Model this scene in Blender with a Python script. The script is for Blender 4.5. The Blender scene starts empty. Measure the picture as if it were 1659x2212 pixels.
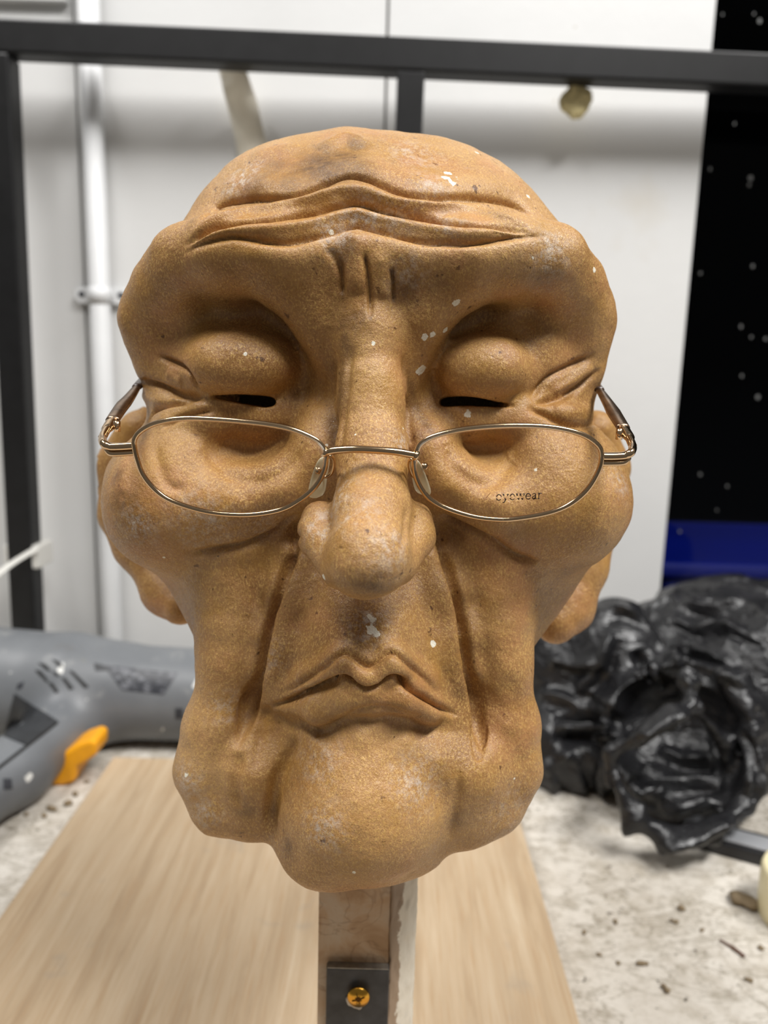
import bpy, math, random
import numpy as np
from mathutils import Vector, Matrix

random.seed(7)
np.random.seed(7)
S = bpy.context.scene
COL = S.collection

# ------------------------------------------------------------------ camera
F_PX, W_PX, H_PX = 1661.0, 1659.0, 2212.0
PITCH, ROLL = math.radians(10.4), math.radians(1.58)
CAMZ = 0.308                                   # camera height over the bench top (z = 0)
_r0 = np.array([1.0, 0, 0]); _u0 = np.array([0, math.sin(PITCH), math.cos(PITCH)])
FWD = np.array([0, math.cos(PITCH), -math.sin(PITCH)])
RIGHT = math.cos(ROLL) * _r0 + math.sin(ROLL) * _u0
UP = -math.sin(ROLL) * _r0 + math.cos(ROLL) * _u0
cam_d = bpy.data.cameras.new('camera')
cam = bpy.data.objects.new('camera', cam_d)
COL.objects.link(cam)
cam.matrix_world = Matrix(((RIGHT[0], UP[0], -FWD[0], 0), (RIGHT[1], UP[1], -FWD[1], 0),
                           (RIGHT[2], UP[2], -FWD[2], CAMZ), (0, 0, 0, 1)))
cam_d.sensor_fit = 'VERTICAL'
cam_d.sensor_height = 34.62
cam_d.lens = 34.62 * F_PX / H_PX
cam_d.clip_start = 0.01
cam_d.dof.use_dof = True
cam_d.dof.focus_distance = 0.198
cam_d.dof.aperture_fstop = 11.5
S.camera = cam

# ------------------------------------------------------------------ light
world = bpy.data.worlds.new('world'); S.world = world
world.use_nodes = True
bg = world.node_tree.nodes['Background']
bg.inputs[0].default_value = (1.0, 0.975, 0.94, 1); bg.inputs[1].default_value = 0.15


def area_light(name, loc, target, sx, sy, power, col=(1, 0.985, 0.965)):
    d = bpy.data.lights.new(name, 'AREA'); d.shape = 'RECTANGLE'
    d.size, d.size_y, d.energy, d.color = sx, sy, power, col
    o = bpy.data.objects.new(name, d); COL.objects.link(o)
    o.location = loc
    o.rotation_euler = (Vector(target) - Vector(loc)).to_track_quat('-Z', 'Y').to_euler()
    return o


area_light('ceiling_light_near', (0.80, -0.22, 1.80), (0.0, 0.5, 0.2), 1.2, 0.25, 46)
area_light('ceiling_light_far', (-0.75, -0.05, 1.80), (0.0, 0.4, 0.2), 1.2, 0.25, 24)
S.view_settings.view_transform = 'Standard'
S.view_settings.look = 'None'
S.view_settings.gamma = 1.0
S.view_settings.use_curve_mapping = False
S.view_settings.exposure = 0.0


# ------------------------------------------------------------------ helpers
def ray(px, py):
    px = np.asarray(px, float); py = np.asarray(py, float)
    d = ((px - W_PX / 2) / F_PX)[..., None] * RIGHT - ((py - H_PX / 2) / F_PX)[..., None] * UP + FWD
    return d


def P(px, py, Y):
    """point (metres or mm, camera at the origin) seen at a pixel at forward distance Y"""
    d = ray(px, py)
    return d * (np.asarray(Y, float) / d[..., 1])[..., None]


def PW(px, py, Y):
    p = P(px, py, Y); p = p + np.array([0, 0, CAMZ]); return p


def on_z(px, py, z):
    """world point where the pixel's ray meets height z"""
    d = ray(px, py); t = (z - CAMZ) / d[2]
    return np.array([d[0] * t, d[1] * t, z])


def link(name, me, mat=None, parent=None, loc=(0, 0, 0)):
    o = bpy.data.objects.new(name, me); COL.objects.link(o)
    o.location = loc
    if parent is not None: o.parent = parent
    if mat is not None and len(me.materials) == 0: me.materials.append(mat)
    return o


def mesh(name, V, Fc, smooth=False):
    me = bpy.data.meshes.new(name)
    me.from_pydata([tuple(map(float, v)) for v in V], [], [tuple(map(int, f)) for f in Fc])
    me.validate(); me.update()
    if smooth: me.polygons.foreach_set('use_smooth', [True] * len(me.polygons))
    return me


def mesh_np(name, V, Q, smooth=True):
    me = bpy.data.meshes.new(name)
    n, q = len(V), len(Q)
    me.vertices.add(n); me.vertices.foreach_set('co', np.ascontiguousarray(V, np.float32).ravel())
    me.loops.add(q * 4); me.polygons.add(q)
    me.loops.foreach_set('vertex_index', np.ascontiguousarray(Q, np.int32).ravel())
    me.polygons.foreach_set('loop_start', np.arange(0, q * 4, 4, dtype=np.int32))
    me.polygons.foreach_set('use_smooth', np.full(q, smooth))
    me.update(calc_edges=True); me.validate()
    return me


def thing(name, label, cat, loc=(0, 0, 0), group=None):
    o = bpy.data.objects.new(name, None); COL.objects.link(o)
    o.location = loc; o.empty_display_size = 0.02
    o['label'] = label; o['category'] = cat
    if group: o['group'] = group
    return o


def tag(o, label, cat, group=None):
    o['label'] = label; o['category'] = cat
    if group: o['group'] = group
    return o


def struct(o):
    o['kind'] = 'structure'; return o


def box_vf(x0, x1, y0, y1, z0, z1):
    V = [(x0, y0, z0), (x1, y0, z0), (x1, y1, z0), (x0, y1, z0), (x0, y0, z1), (x1, y0, z1), (x1, y1, z1), (x0, y1, z1)]
    return V, [(0, 3, 2, 1), (4, 5, 6, 7), (0, 1, 5, 4), (1, 2, 6, 5), (2, 3, 7, 6), (3, 0, 4, 7)]


def bevel(o, w, seg=2):
    m = o.modifiers.new('bevel', 'BEVEL'); m.width = w; m.segments = seg; m.limit_method = 'ANGLE'
    return o


def box(name, x0, x1, y0, y1, z0, z1, mat, parent=None, bev=0.0, loc=(0, 0, 0)):
    V, Fc = box_vf(x0, x1, y0, y1, z0, z1)
    o = link(name, mesh(name, V, Fc), mat, parent, loc)
    if bev: bevel(o, bev)
    return o


def prism(name, pts, y0, y1, mat, parent=None, bev=0.0, axis='y'):
    """polygon in x,z extruded along y"""
    n = len(pts)
    V = [(p[0], y0, p[1]) for p in pts] + [(p[0], y1, p[1]) for p in pts]
    Fc = [tuple(range(n)), tuple(range(2 * n - 1, n - 1, -1))]
    Fc += [(i, i + n, (i + 1) % n + n, (i + 1) % n) for i in range(n)]
    me = mesh(name, V, Fc)
    import bmesh
    bm = bmesh.new(); bm.from_mesh(me); bmesh.ops.recalc_face_normals(bm, faces=bm.faces); bm.to_mesh(me); bm.free()
    o = link(name, me, mat, parent)
    if bev: bevel(o, bev)
    return o


def catmull(pts, n=8, closed=False):
    pts = np.asarray(pts, float); N = len(pts); out = []
    rng = range(N if closed else N - 1)
    for i in rng:
        if closed:
            a, b, c, d = pts[(i - 1) % N], pts[i], pts[(i + 1) % N], pts[(i + 2) % N]
        else:
            a, b, c, d = pts[max(i - 1, 0)], pts[i], pts[i + 1], pts[min(i + 2, N - 1)]
        for k in range(n):
            t = k / n
            out.append(0.5 * ((2 * b) + (-a + c) * t + (2 * a - 5 * b + 4 * c - d) * t * t + (-a + 3 * b - 3 * c + d) * t ** 3))
    if not closed: out.append(pts[-1])
    return np.array(out)


def tube_vf(pts, rad, sides=10, closed=False, flat=1.0, cap=True):
    pts = np.asarray(pts, float); n = len(pts)
    rad = np.broadcast_to(np.asarray(rad, float), (n,))
    if closed: T = np.roll(pts, -1, 0) - np.roll(pts, 1, 0)
    else: T = np.gradient(pts, axis=0)
    T = T / np.linalg.norm(T, axis=1)[:, None]
    up = np.array([0, 0, 1.0]) if abs(T[0][2]) < 0.9 else np.array([1.0, 0, 0])
    nrm = np.cross(T[0], up); nrm /= np.linalg.norm(nrm)
    V = []
    for i in range(n):
        nrm = nrm - T[i] * np.dot(nrm, T[i]); nrm /= np.linalg.norm(nrm)
        b = np.cross(T[i], nrm)
        for k in range(sides):
            a = 2 * math.pi * k / sides
            V.append(pts[i] + rad[i] * (math.cos(a) * nrm + flat * math.sin(a) * b))
    Fc = []
    m = n if closed else n - 1
    for i in range(m):
        j = (i + 1) % n
        for k in range(sides):
            l = (k + 1) % sides
            Fc.append((i * sides + k, i * sides + l, j * sides + l, j * sides + k))
    if not closed and cap:
        Fc.append(tuple(range(sides - 1, -1, -1))); Fc.append(tuple((n - 1) * sides + k for k in range(sides)))
    return V, Fc


def tube(name, pts, rad, mat, parent=None, sides=10, closed=False, flat=1.0):
    V, Fc = tube_vf(pts, rad, sides, closed, flat)
    return link(name, mesh(name, V, Fc, True), mat, parent)


# ------------------------------------------------------------------ materials
def lin(c):
    return tuple(((x / 255) / 12.92 if x / 255 <= 0.04045 else ((x / 255 + 0.055) / 1.055) ** 2.4) for x in c) + (1.0,)


class N:
    def __init__(s, name):
        s.m = bpy.data.materials.new(name); s.m.use_nodes = True
        s.t = s.m.node_tree; s.b = s.t.nodes['Principled BSDF']; s.out = s.t.nodes['Material Output']
        s.tc = s.t.nodes.new('ShaderNodeTexCoord')

    def new(s, typ, **kw):
        n = s.t.nodes.new(typ)
        for k, v in kw.items():
            if hasattr(n, k): setattr(n, k, v)
        return n

    def link(s, a, b): s.t.links.new(a, b)

    def noise(s, scale, detail=4, rough=0.55, stretch=None, dist=0.0, coord='Object'):
        n = s.new('ShaderNodeTexNoise')
        n.inputs['Scale'].default_value = scale; n.inputs['Detail'].default_value = detail
        n.inputs['Roughness'].default_value = rough; n.inputs['Distortion'].default_value = dist
        src = s.tc.outputs[coord]
        if stretch:
            mp = s.new('ShaderNodeMapping'); mp.inputs['Scale'].default_value = stretch
            s.link(src, mp.inputs[0]); src = mp.outputs[0]
        s.link(src, n.inputs['Vector'])
        return n.outputs['Fac']

    def ramp(s, fac, stops):
        r = s.new('ShaderNodeValToRGB'); e = r.color_ramp.elements
        while len(e) < len(stops): e.new(0.5)
        for i, (p, c) in enumerate(stops):
            e[i].position = p; e[i].color = c if not isinstance(c, (int, float)) else (c, c, c, 1)
        s.link(fac, r.inputs[0]); return r.outputs[0]

    def mix(s, fac, a, b, mode='MIX'):
        n = s.new('ShaderNodeMix'); n.data_type = 'RGBA'; n.blend_type = mode
        for sock, v in ((n.inputs[0], fac), (n.inputs[6], a), (n.inputs[7], b)):
            if hasattr(v, 'is_linked'): s.link(v, sock)
            elif isinstance(v, (int, float)) and sock is n.inputs[0]: sock.default_value = v
            else: sock.default_value = v
        return n.outputs[2]

    def math(s, op, a, b=None):
        n = s.new('ShaderNodeMath'); n.operation = op
        for i, v in enumerate((a, b)):
            if v is None: continue
            if hasattr(v, 'is_linked'): s.link(v, n.inputs[i])
            else: n.inputs[i].default_value = v
        return n.outputs[0]

    def attr(s, name):
        n = s.new('ShaderNodeAttribute'); n.attribute_name = name; return n.outputs['Fac']

    def set(s, color=None, rough=None, metal=None, spec=None, **kw):
        for k, v in (('Base Color', color), ('Roughness', rough), ('Metallic', metal), ('Specular IOR Level', spec)) + tuple(kw.items()):
            if v is None: continue
            if hasattr(v, 'is_linked'): s.link(v, s.b.inputs[k])
            else: s.b.inputs[k].default_value = v
        return s.m

    def bump(s, height, strength=0.3, dist=0.001):
        n = s.new('ShaderNodeBump'); n.inputs['Strength'].default_value = strength; n.inputs['Distance'].default_value = dist
        s.link(height, n.inputs['Height']); s.link(n.outputs[0], s.b.inputs['Normal']); return n


def plain(name, rgb, rough=0.5, metal=0.0, spec=0.5, var=0.0, scale=30.0):
    n = N(name)
    if var:
        f = n.noise(scale, 5)
        lo = tuple(c * (1 - var) for c in lin(rgb)[:3]) + (1,); hi = tuple(min(1, c * (1 + var)) for c in lin(rgb)[:3]) + (1,)
        return n.set(n.ramp(f, [(0.3, lo), (0.7, hi)]), rough, metal, spec)
    return n.set(lin(rgb), rough, metal, spec)


def mat_clay():
    n = N('latex_clay')
    big = n.noise(28, 5, 0.6)
    base = n.ramp(big, [(0.30, lin((143, 102, 58))), (0.5, lin((168, 125, 77))), (0.72, lin((185, 145, 98)))])
    # pale fibres and dark grains mixed into the pulp
    fib = n.noise(1900, 3, 0.7, (1, 1, 0.55))
    base = n.mix(n.ramp(fib, [(0.48, 0.0), (0.66, 0.8)]), base, lin((210, 170, 102)))
    grn = n.noise(1300, 4, 0.75)
    base = n.mix(n.ramp(grn, [(0.56, 0.0), (0.72, 0.6)]), base, lin((98, 64, 32)))
    spk = n.noise(330, 2, 0.6)
    base = n.mix(n.ramp(spk, [(0.69, 0.0), (0.74, 0.85)]), base, lin((84, 52, 30)))
    yel = n.noise(75, 4, 0.6)
    red = n.noise(48, 4, 0.6)
    base = n.mix(n.ramp(red, [(0.52, 0.0), (0.70, 0.4)]), base, lin((182, 124, 86)))
    base = n.mix(n.ramp(yel, [(0.52, 0.0), (0.68, 0.45)]), base, lin((172, 128, 58)))
    # grime on parts of the surface, and shade painted along creases
    st = n.math('MULTIPLY', n.attr('stain_shade'), n.ramp(n.noise(240, 4, 0.75), [(0.30, 0.3), (0.55, 1.0)]))
    base = n.mix(st, base, lin((72, 50, 34)))
    yl = n.math('MULTIPLY', n.attr('ochre'), n.ramp(n.noise(150, 4, 0.7), [(0.3, 0.2), (0.65, 1.0)]))
    base = n.mix(yl, base, lin((160, 112, 48)))
    pl = n.math('MULTIPLY', n.attr('dust_sheen'), n.ramp(n.noise(420, 4, 0.8), [(0.45, 0.0), (0.66, 1.0)]))  # pale dust, plus highlights painted in
    base = n.mix(pl, base, lin((214, 208, 200)))
    ch = n.math('ADD', n.attr('chip'), n.math('MULTIPLY', n.math('SUBTRACT', n.noise(520, 3, 0.7), 0.5), 1.1))
    chm = n.ramp(ch, [(0.50, 0.0), (0.56, 1.0)])
    base = n.mix(chm, base, lin((236, 230, 212)))
    rough = n.ramp(n.noise(2300, 2, 0.6), [(0.36, 0.16), (0.60, 0.56)])
    h = n.math('ADD', n.math('MULTIPLY', fib, 0.5), n.math('ADD', n.math('MULTIPLY', n.noise(2600, 3, 0.6), 0.35), n.math('MULTIPLY', n.noise(260, 3, 0.6), 1.2)))
    n.bump(h, 0.6, 0.0006)
    return n.set(base, rough, 0.0, 0.42)


def mat_wall():
    n = N('white_wall_paint')
    f = n.noise(3, 5, 0.6)
    c = n.ramp(f, [(0.3, lin((207, 207, 206))), (0.7, lin((217, 217, 216)))])
    sm = n.noise(9, 3, 0.5)
    c = n.mix(n.ramp(sm, [(0.66, 0.0), (0.76, 0.35)]), c, lin((200, 192, 176)))
    sp = n.noise(55, 2, 0.5)
    c = n.mix(n.ramp(sp, [(0.76, 0.0), (0.79, 0.5)]), c, lin((170, 160, 140)))
    n.bump(n.noise(120, 4), 0.15, 0.001)
    return n.set(c, 0.5, 0.0, 0.4)


def mat_bench():
    n = N('dirty_white_bench')
    c = n.ramp(n.noise(5, 5, 0.6), [(0.3, lin((198, 190, 178))), (0.65, lin((226, 221, 212)))])
    mott = n.noise(60, 8, 0.78)
    c = n.mix(n.ramp(mott, [(0.46, 0.0), (0.64, 0.7)]), c, lin((168, 158, 142)))
    zone = n.ramp(n.noise(9, 4, 0.6), [(0.42, 0.0), (0.62, 1.0)])
    grit = n.math('MULTIPLY', n.ramp(n.noise(170, 6, 0.8), [(0.50, 0.0), (0.62, 0.9)]), zone)
    c = n.mix(grit, c, lin((124, 114, 96)))
    scr = n.ramp(n.noise(14, 5, 0.65, (1, 3.0, 1), 1.0), [(0.475, 0.0), (0.50, 0.5), (0.525, 0.0)])
    c = n.mix(scr, c, lin((132, 122, 104)))
    sp = n.noise(230, 2, 0.5)
    c = n.mix(n.ramp(sp, [(0.70, 0.0), (0.74, 0.9)]), c, lin((78, 70, 60)))
    n.bump(mott, 0.3, 0.0015)
    return n.set(c, 0.6, 0.0, 0.3)


def mat_ply():
    n = N('pale_plywood')
    g = n.noise(9, 6, 0.65, (16, 0.9, 1), 0.5)
    c = n.ramp(g, [(0.28, lin((168, 143, 113))), (0.5, lin((188, 165, 135))), (0.72, lin((202, 182, 154)))])
    fine = n.noise(60, 3, 0.6, (14, 0.5, 1))
    c = n.mix(n.ramp(fine, [(0.50, 0.0), (0.72, 0.5)]), c, lin((178, 142, 102)))
    bl = n.noise(7, 4, 0.6, (1, 0.5, 1))
    c = n.mix(n.ramp(bl, [(0.55, 0.0), (0.75, 0.4)]), c, lin((196, 178, 152)))
    gr = n.noise(26, 3, 0.6)
    c = n.mix(n.ramp(gr, [(0.66, 0.0), (0.76, 0.5)]), c, lin((160, 148, 132)))
    n.bump(fine, 0.12, 0.0006)
    return n.set(c, 0.55, 0.0, 0.35)


def mat_post():
    n = N('stained_post_timber')
    a = n.noise(45, 5, 0.6, None, 1.2)
    c = n.ramp(a, [(0.30, lin((166, 130, 92))), (0.48, lin((192, 162, 130))), (0.62, lin((200, 180, 156))), (0.75, lin((172, 136, 96)))])
    ring = n.ramp(n.noise(60, 3, 0.5, None, 1.5), [(0.46, 0.0), (0.485, 0.35), (0.51, 0.0)])
    c = n.mix(ring, c, lin((112, 78, 46)))
    n.bump(n.noise(300, 4), 0.25, 0.0006)
    return n.set(c, 0.6, 0.0, 0.35)


def mat_flaky():
    n = N('flaking_white_paint')
    f = n.noise(70, 5, 0.7, (1, 1, 0.5))
    sep = n.new('ShaderNodeSeparateXYZ'); n.link(n.tc.outputs['Generated'], sep.inputs[0])
    k = n.math('ADD', f, n.math('MULTIPLY', n.math('SUBTRACT', sep.outputs[0], 0.45), 0.75))
    c = n.mix(n.ramp(k, [(0.44, 0.0), (0.47, 1.0)]), lin((160, 138, 116)), lin((226, 218, 202)))
    n.bump(k, 0.5, 0.0012)
    return n.set(c, 0.5, 0.0, 0.4)


def mat_gunplastic():
    n = N('grey_gun_plastic')
    c = n.ramp(n.noise(12, 4), [(0.3, lin((98, 101, 105))), (0.7, lin((118, 121, 124)))])
    c = n.mix(n.ramp(n.noise(34, 4, 0.7), [(0.60, 0.0), (0.70, 0.6)]), c, lin((140, 141, 140)))
    c = n.mix(n.ramp(n.noise(21, 3, 0.6), [(0.66, 0.0), (0.74, 0.6)]), c, lin((168, 154, 82)))
    c = n.mix(n.ramp(n.noise(60, 2, 0.5), [(0.70, 0.0), (0.73, 0.9)]), c, lin((226, 226, 222)))
    c = n.mix(n.ramp(n.noise(18, 5, 0.7, None, 0.5), [(0.62, 0.0), (0.75, 0.5)]), c, lin((98, 84, 68)))
    n.bump(n.noise(400, 3), 0.1, 0.0005)
    return n.set(c, 0.42, 0.0, 0.45)


def mat_bag():
    n = N('black_bin_liner')
    w = n.noise(30, 3, 0.5, (1, 1, 1.6), 1.6)
    w2 = n.noise(75, 3, 0.55, (1, 1.5, 2.5), 1.2)
    n.bump(n.math('ADD', w, n.math('MULTIPLY', w2, 0.3)), 0.35, 0.010)
    return n.set(lin((26, 26, 28)), n.ramp(w2, [(0.3, 0.26), (0.7, 0.40)]), 0.0, 0.5)


def mat_glass_thin(name, tint, spec_boost=0.0, rough=0.02, ior=1.45, dust_sheen=0.0):
    n = N(name)
    for l in list(n.out.inputs[0].links): n.t.links.remove(l)
    n.t.nodes.remove(n.b)
    tr = n.new('ShaderNodeBsdfTransparent'); tr.inputs[0].default_value = tint
    gl = n.new('ShaderNodeBsdfGlossy'); gl.inputs['Roughness'].default_value = rough
    fr = n.new('ShaderNodeFresnel'); fr.inputs[0].default_value = ior
    mx = n.new('ShaderNodeMixShader')
    n.link(n.math('ADD', fr.outputs[0], spec_boost), mx.inputs[0])
    n.link(tr.outputs[0], mx.inputs[1]); n.link(gl.outputs[0], mx.inputs[2]); n.link(mx.outputs[0], n.out.inputs[0])
    return n.m


M = {
    'clay': mat_clay(), 'wall': mat_wall(), 'bench': mat_bench(), 'ply': mat_ply(), 'post': mat_post(), 'flaky': mat_flaky(),
    'gun': mat_gunplastic(), 'bag': mat_bag(),
    'frame': plain('black_painted_steel', (17, 17, 18), 0.45, 0.0, 0.35, 0.25, 60),
    'gold': plain('rose_gold_wire', (206, 176, 140), 0.16, 1.0),
    'goldarm': plain('brown_temple_metal', (150, 126, 104), 0.28, 1.0, 0.5, 0.4, 260),
    'tip': plain('brown_temple_sleeve', (64, 44, 32), 0.3),
    'lens': mat_glass_thin('clear_lens', (0.98, 0.975, 0.965, 1), 0.0, 0.01, 1.22),
    'pad': plain('clear_silicone_pad', (226, 220, 190), 0.15),
    'ink': plain('dark_red_print', (30, 10, 10), 0.6),
    'ink2': plain('worn_red_print', (140, 66, 44), 0.6),
    'steel': plain('dark_bracket_steel', (58, 60, 64), 0.42, 0.4, 0.5, 0.35, 160),
    'edge': plain('scraped_steel_edge', (150, 148, 142), 0.4, 0.7, 0.5, 0.3, 300),
    'brass': plain('yellow_zinc_screw', (206, 156, 62), 0.26, 1.0),
    'recess': plain('dark_screw_recess', (70, 46, 16), 0.4, 0.9),
    'glue': plain('clear_glue_blob', (196, 190, 178), 0.3, 0.0, 0.5, 0.1),
    'trigger': plain('amber_trigger_plastic', (236, 162, 18), 0.4, 0.0, 0.5, 0.08, 60),
    'dark': plain('dark_plastic', (40, 42, 45), 0.45, 0.0, 0.5, 0.3, 90),
    'label': None, 'hole': plain('screw_hole_dark', (48, 50, 56), 0.6),
    'slot': plain('vent_slot_dark', (26, 26, 27), 0.7),
    'white': plain('white_paint_metal', (216, 217, 218), 0.4, 0.0, 0.5, 0.03),
    'gap': plain('grimy_panel_gap', (150, 142, 124), 0.8, 0, 0.3, 0.3, 30),
    'tie': plain('white_nylon', (214, 212, 206), 0.4),
    'tape': plain('cream_masking_tape', (240, 234, 218), 0.6, 0, 0.4, 0.05),
    'foam': plain('yellowed_glue', (204, 190, 142), 0.6, 0, 0.4, 0.15, 120),
    'cream': plain('cream_plastic', (226, 216, 178), 0.4),
    'blue': plain('blue_plastic', (2, 26, 130), 0.45),
    'light_block': plain('near_black_block', (12, 13, 15), 0.8, 0, 0.1),  # near-black colour stands in for the dark behind the glass
    'speck': plain('pale_paint_speck', (96, 97, 96), 0.6),
    'rail': plain('black_rail', (28, 28, 30), 0.35), 'chrome': plain('bright_rail_strip', (196, 198, 202), 0.35, 0.5),
    'floor': plain('grey_floor', (120, 118, 114), 0.7, 0, 0.3, 0.15, 6),
    'twig': plain('brown_splinter', (96, 62, 46), 0.7), 'crumb': plain('brown_crumb', (132, 116, 92), 0.8, 0, 0.3, 0.3, 120),
    'window': mat_glass_thin('dark_window_glass', (0.86, 0.88, 0.92, 1), 0.0, 0.015, 1.13),
}
M['pad'].node_tree.nodes['Principled BSDF'].inputs['Alpha'].default_value = 0.5
nl = N('worn_rating_label')
_c = nl.mix(nl.ramp(nl.noise(160, 5, 0.7, (1, 1, 1.4)), [(0.50, 0.0), (0.62, 0.6)]), lin((48, 50, 56)), lin((128, 130, 136)))
M['label'] = nl.set(_c, 0.4, 0.0, 0.5)


# ------------------------------------------------------------------ implicit sculpting
def smin(a, b, k):
    h = np.maximum(k - np.abs(a - b), 0.0) / k
    return np.minimum(a, b) - h * h * k * 0.25


class Sculpt:
    """a smooth blend of rounded lumps, meshed with surface nets"""
    def __init__(s): s.p = []

    def ell(s, c, r, k=6.0, rot=None, sub=False):
        Rm = None if rot is None else np.array(Matrix.Rotation(math.radians(rot[0]), 3, rot[1])).astype(np.float32)
        c = np.asarray(c, np.float32); r = np.asarray(r, np.float32)
        s.p.append(('e', c, r, k, Rm, sub, c, float(r.max())))

    def chain(s, pts, rad, k=6.0, sub=False):
        pts = np.asarray(pts, np.float32); rad = np.asarray(rad, np.float32)
        for i in range(len(pts) - 1):
            c = 0.5 * (pts[i] + pts[i + 1]); R = float(np.linalg.norm(pts[i] - c) + max(rad[i], rad[i + 1]))
            s.p.append(('c', pts[i:i + 2], rad[i:i + 2], k, None, sub, c, R))

    def field(s, fn, k=6.0):
        """any distance function of X"""
        s.p.append(('f', fn, None, k, None, False, None, None))

    def _eval(s, X):
        d = np.full(len(X), 1e3, np.float32)
        lo, hi = X.min(0), X.max(0); cc = 0.5 * (lo + hi); cr = float(np.linalg.norm(hi - cc))
        for typ, a, b, k, R, sub, pc, pr in s.p:
            if pc is not None:
                lb = float(np.linalg.norm(pc - cc)) - cr - pr       # nearest any of these points can be
                if sub:
                    if lb > k - float(d.min()): continue
                elif lb > k + float(d.max()): continue
            if typ == 'e':
                q = X - a
                if R is not None: q = q @ R
                q0 = q / b
                k0 = np.sqrt((q0 * q0).sum(1)); q1 = q0 / b; k1 = np.sqrt((q1 * q1).sum(1)) + 1e-9
                v = k0 * (k0 - 1.0) / k1
            elif typ == 'c':
                ab = a[1] - a[0]; q = X - a[0]
                t = np.clip((q @ ab) / max(float(ab @ ab), 1e-9), 0, 1)
                w = q - t[:, None] * ab
                v = np.sqrt((w * w).sum(1)) - (b[0] + (b[1] - b[0]) * t)
            else:
                v = a(X)
            if sub: d = -smin(-d, v, k)
            else: d = smin(d, v, k)
        return d

    def __call__(s, X):
        X = np.asarray(X, np.float32)
        if len(X) < 600: return s._eval(X)
        b = np.floor((X - X.min(0)) / 30.0).astype(np.int64)
        key = (b[:, 0] * 4096 + b[:, 1]) * 4096 + b[:, 2]
        o = np.argsort(key, kind='stable'); ks = key[o]
        cut = np.concatenate([[0], np.flatnonzero(np.diff(ks)) + 1, [len(ks)]])
        out = np.empty(len(X), np.float32)
        for i in range(len(cut) - 1):
            j = o[cut[i]:cut[i + 1]]; out[j] = s._eval(X[j])
        return out

    def grad(s, X, e=0.25):
        ks = np.array([[1, -1, -1], [-1, -1, 1], [-1, 1, -1], [1, 1, 1]], np.float32)
        g = sum(k * s(X + k * e)[:, None] for k in ks)
        return g / (np.linalg.norm(g, axis=1)[:, None] + 1e-9)

    def mesh(s, lo, hi, h, levels=2):
        lo = np.asarray(lo, float); n = (np.ceil((np.asarray(hi) - lo) / h / 4).astype(int) + 1) * 4
        # blocks of 4 cells far from the surface take the sign of their centre
        nb = n // 4
        cen = [lo[i] + h * (4 * np.arange(nb[i]) + 1.5) for i in range(3)]
        Gc = np.stack(np.meshgrid(*cen, indexing='ij'), -1).reshape(-1, 3)
        Dc = s(Gc).reshape(nb)
        D = np.repeat(np.repeat(np.repeat(Dc, 4, 0), 4, 1), 4, 2)
        near = np.repeat(np.repeat(np.repeat(np.abs(Dc) < 4.2 * h, 4, 0), 4, 1), 4, 2)
        I = np.argwhere(near)
        D[near] = s(lo + h * I)
        V, Q = surface_nets(D, lo, h)
        V = s.project(s.project(V))
        for L in range(levels):
            V, Q = subdivide(V, Q)
            for _ in range(2 - L):
                V = V - vnormals(V, Q) * np.clip(s(V), -1.5, 1.5)[:, None] * 0.8
        return V, Q

    def project(s, V):
        c = V.astype(np.float32)
        return (c - s.grad(c) * np.clip(s(c), -2.5, 2.5)[:, None] * 0.9).astype(float)

    def march(s, px, py, y0=155.0, n=50):
        d = ray(np.asarray(px, float), np.asarray(py, float)); d = d / np.linalg.norm(d, axis=1)[:, None]
        t = y0 / d[:, 1]
        for _ in range(n):
            st = np.clip(s._eval((d * t[:, None]).astype(np.float32)), -4, 30) * 0.75
            t = t + st
            if np.abs(st).max() < 0.03: break
        return d * t[:, None]


def surface_nets(D, lo, h):
    n = np.array(D.shape); m = n - 1
    s = D < 0
    cor = [(i, j, k) for i in (0, 1) for j in (0, 1) for k in (0, 1)]
    view = lambda A, c: A[c[0]:c[0] + m[0], c[1]:c[1] + m[1], c[2]:c[2] + m[2]]
    cnt = sum(view(s, c).astype(np.int8) for c in cor)
    act = (cnt > 0) & (cnt < 8)
    idx = np.full(m, -1, np.int64); idx[act] = np.arange(act.sum())
    base = np.argwhere(act)
    val = {c: view(D, c)[act] for c in cor}
    acc = np.zeros((len(base), 3)); num = np.zeros(len(base))
    for a in cor:
        for ax in range(3):
            if a[ax]: continue
            b = list(a); b[ax] = 1; b = tuple(b)
            va, vb = val[a], val[b]; x = (va < 0) != (vb < 0)
            t = np.where(x, va / np.where(x, va - vb, 1), 0)
            p = np.tile(np.array(a, float), (len(base), 1)); p[:, ax] = t
            acc[x] += p[x]; num[x] += 1
    V = lo + h * (base + acc / num[:, None])
    Q = []
    for ax in range(3):
        u, w = [(1, 2), (2, 0), (0, 1)][ax]
        sl0 = [slice(1, m[i]) for i in range(3)]; sl1 = list(sl0)
        sl0[ax] = slice(0, m[ax]); sl1[ax] = slice(1, m[ax] + 1)
        s0, s1 = s[tuple(sl0)], s[tuple(sl1)]
        e = np.argwhere(s0 != s1)
        off = np.array([1, 1, 1]); off[ax] = 0
        g = e + off
        du = np.zeros(3, int); du[u] = 1; dw = np.zeros(3, int); dw[w] = 1
        gi = lambda q: idx[q[:, 0], q[:, 1], q[:, 2]]
        quad = np.stack([gi(g - du - dw), gi(g - dw), gi(g), gi(g - du)], 1)
        flip = ~s0[tuple(e.T)]
        quad[flip] = quad[flip][:, ::-1]
        Q.append(quad)
    Q = np.concatenate(Q); Q = Q[(Q >= 0).all(1)]
    return V, Q


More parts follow.
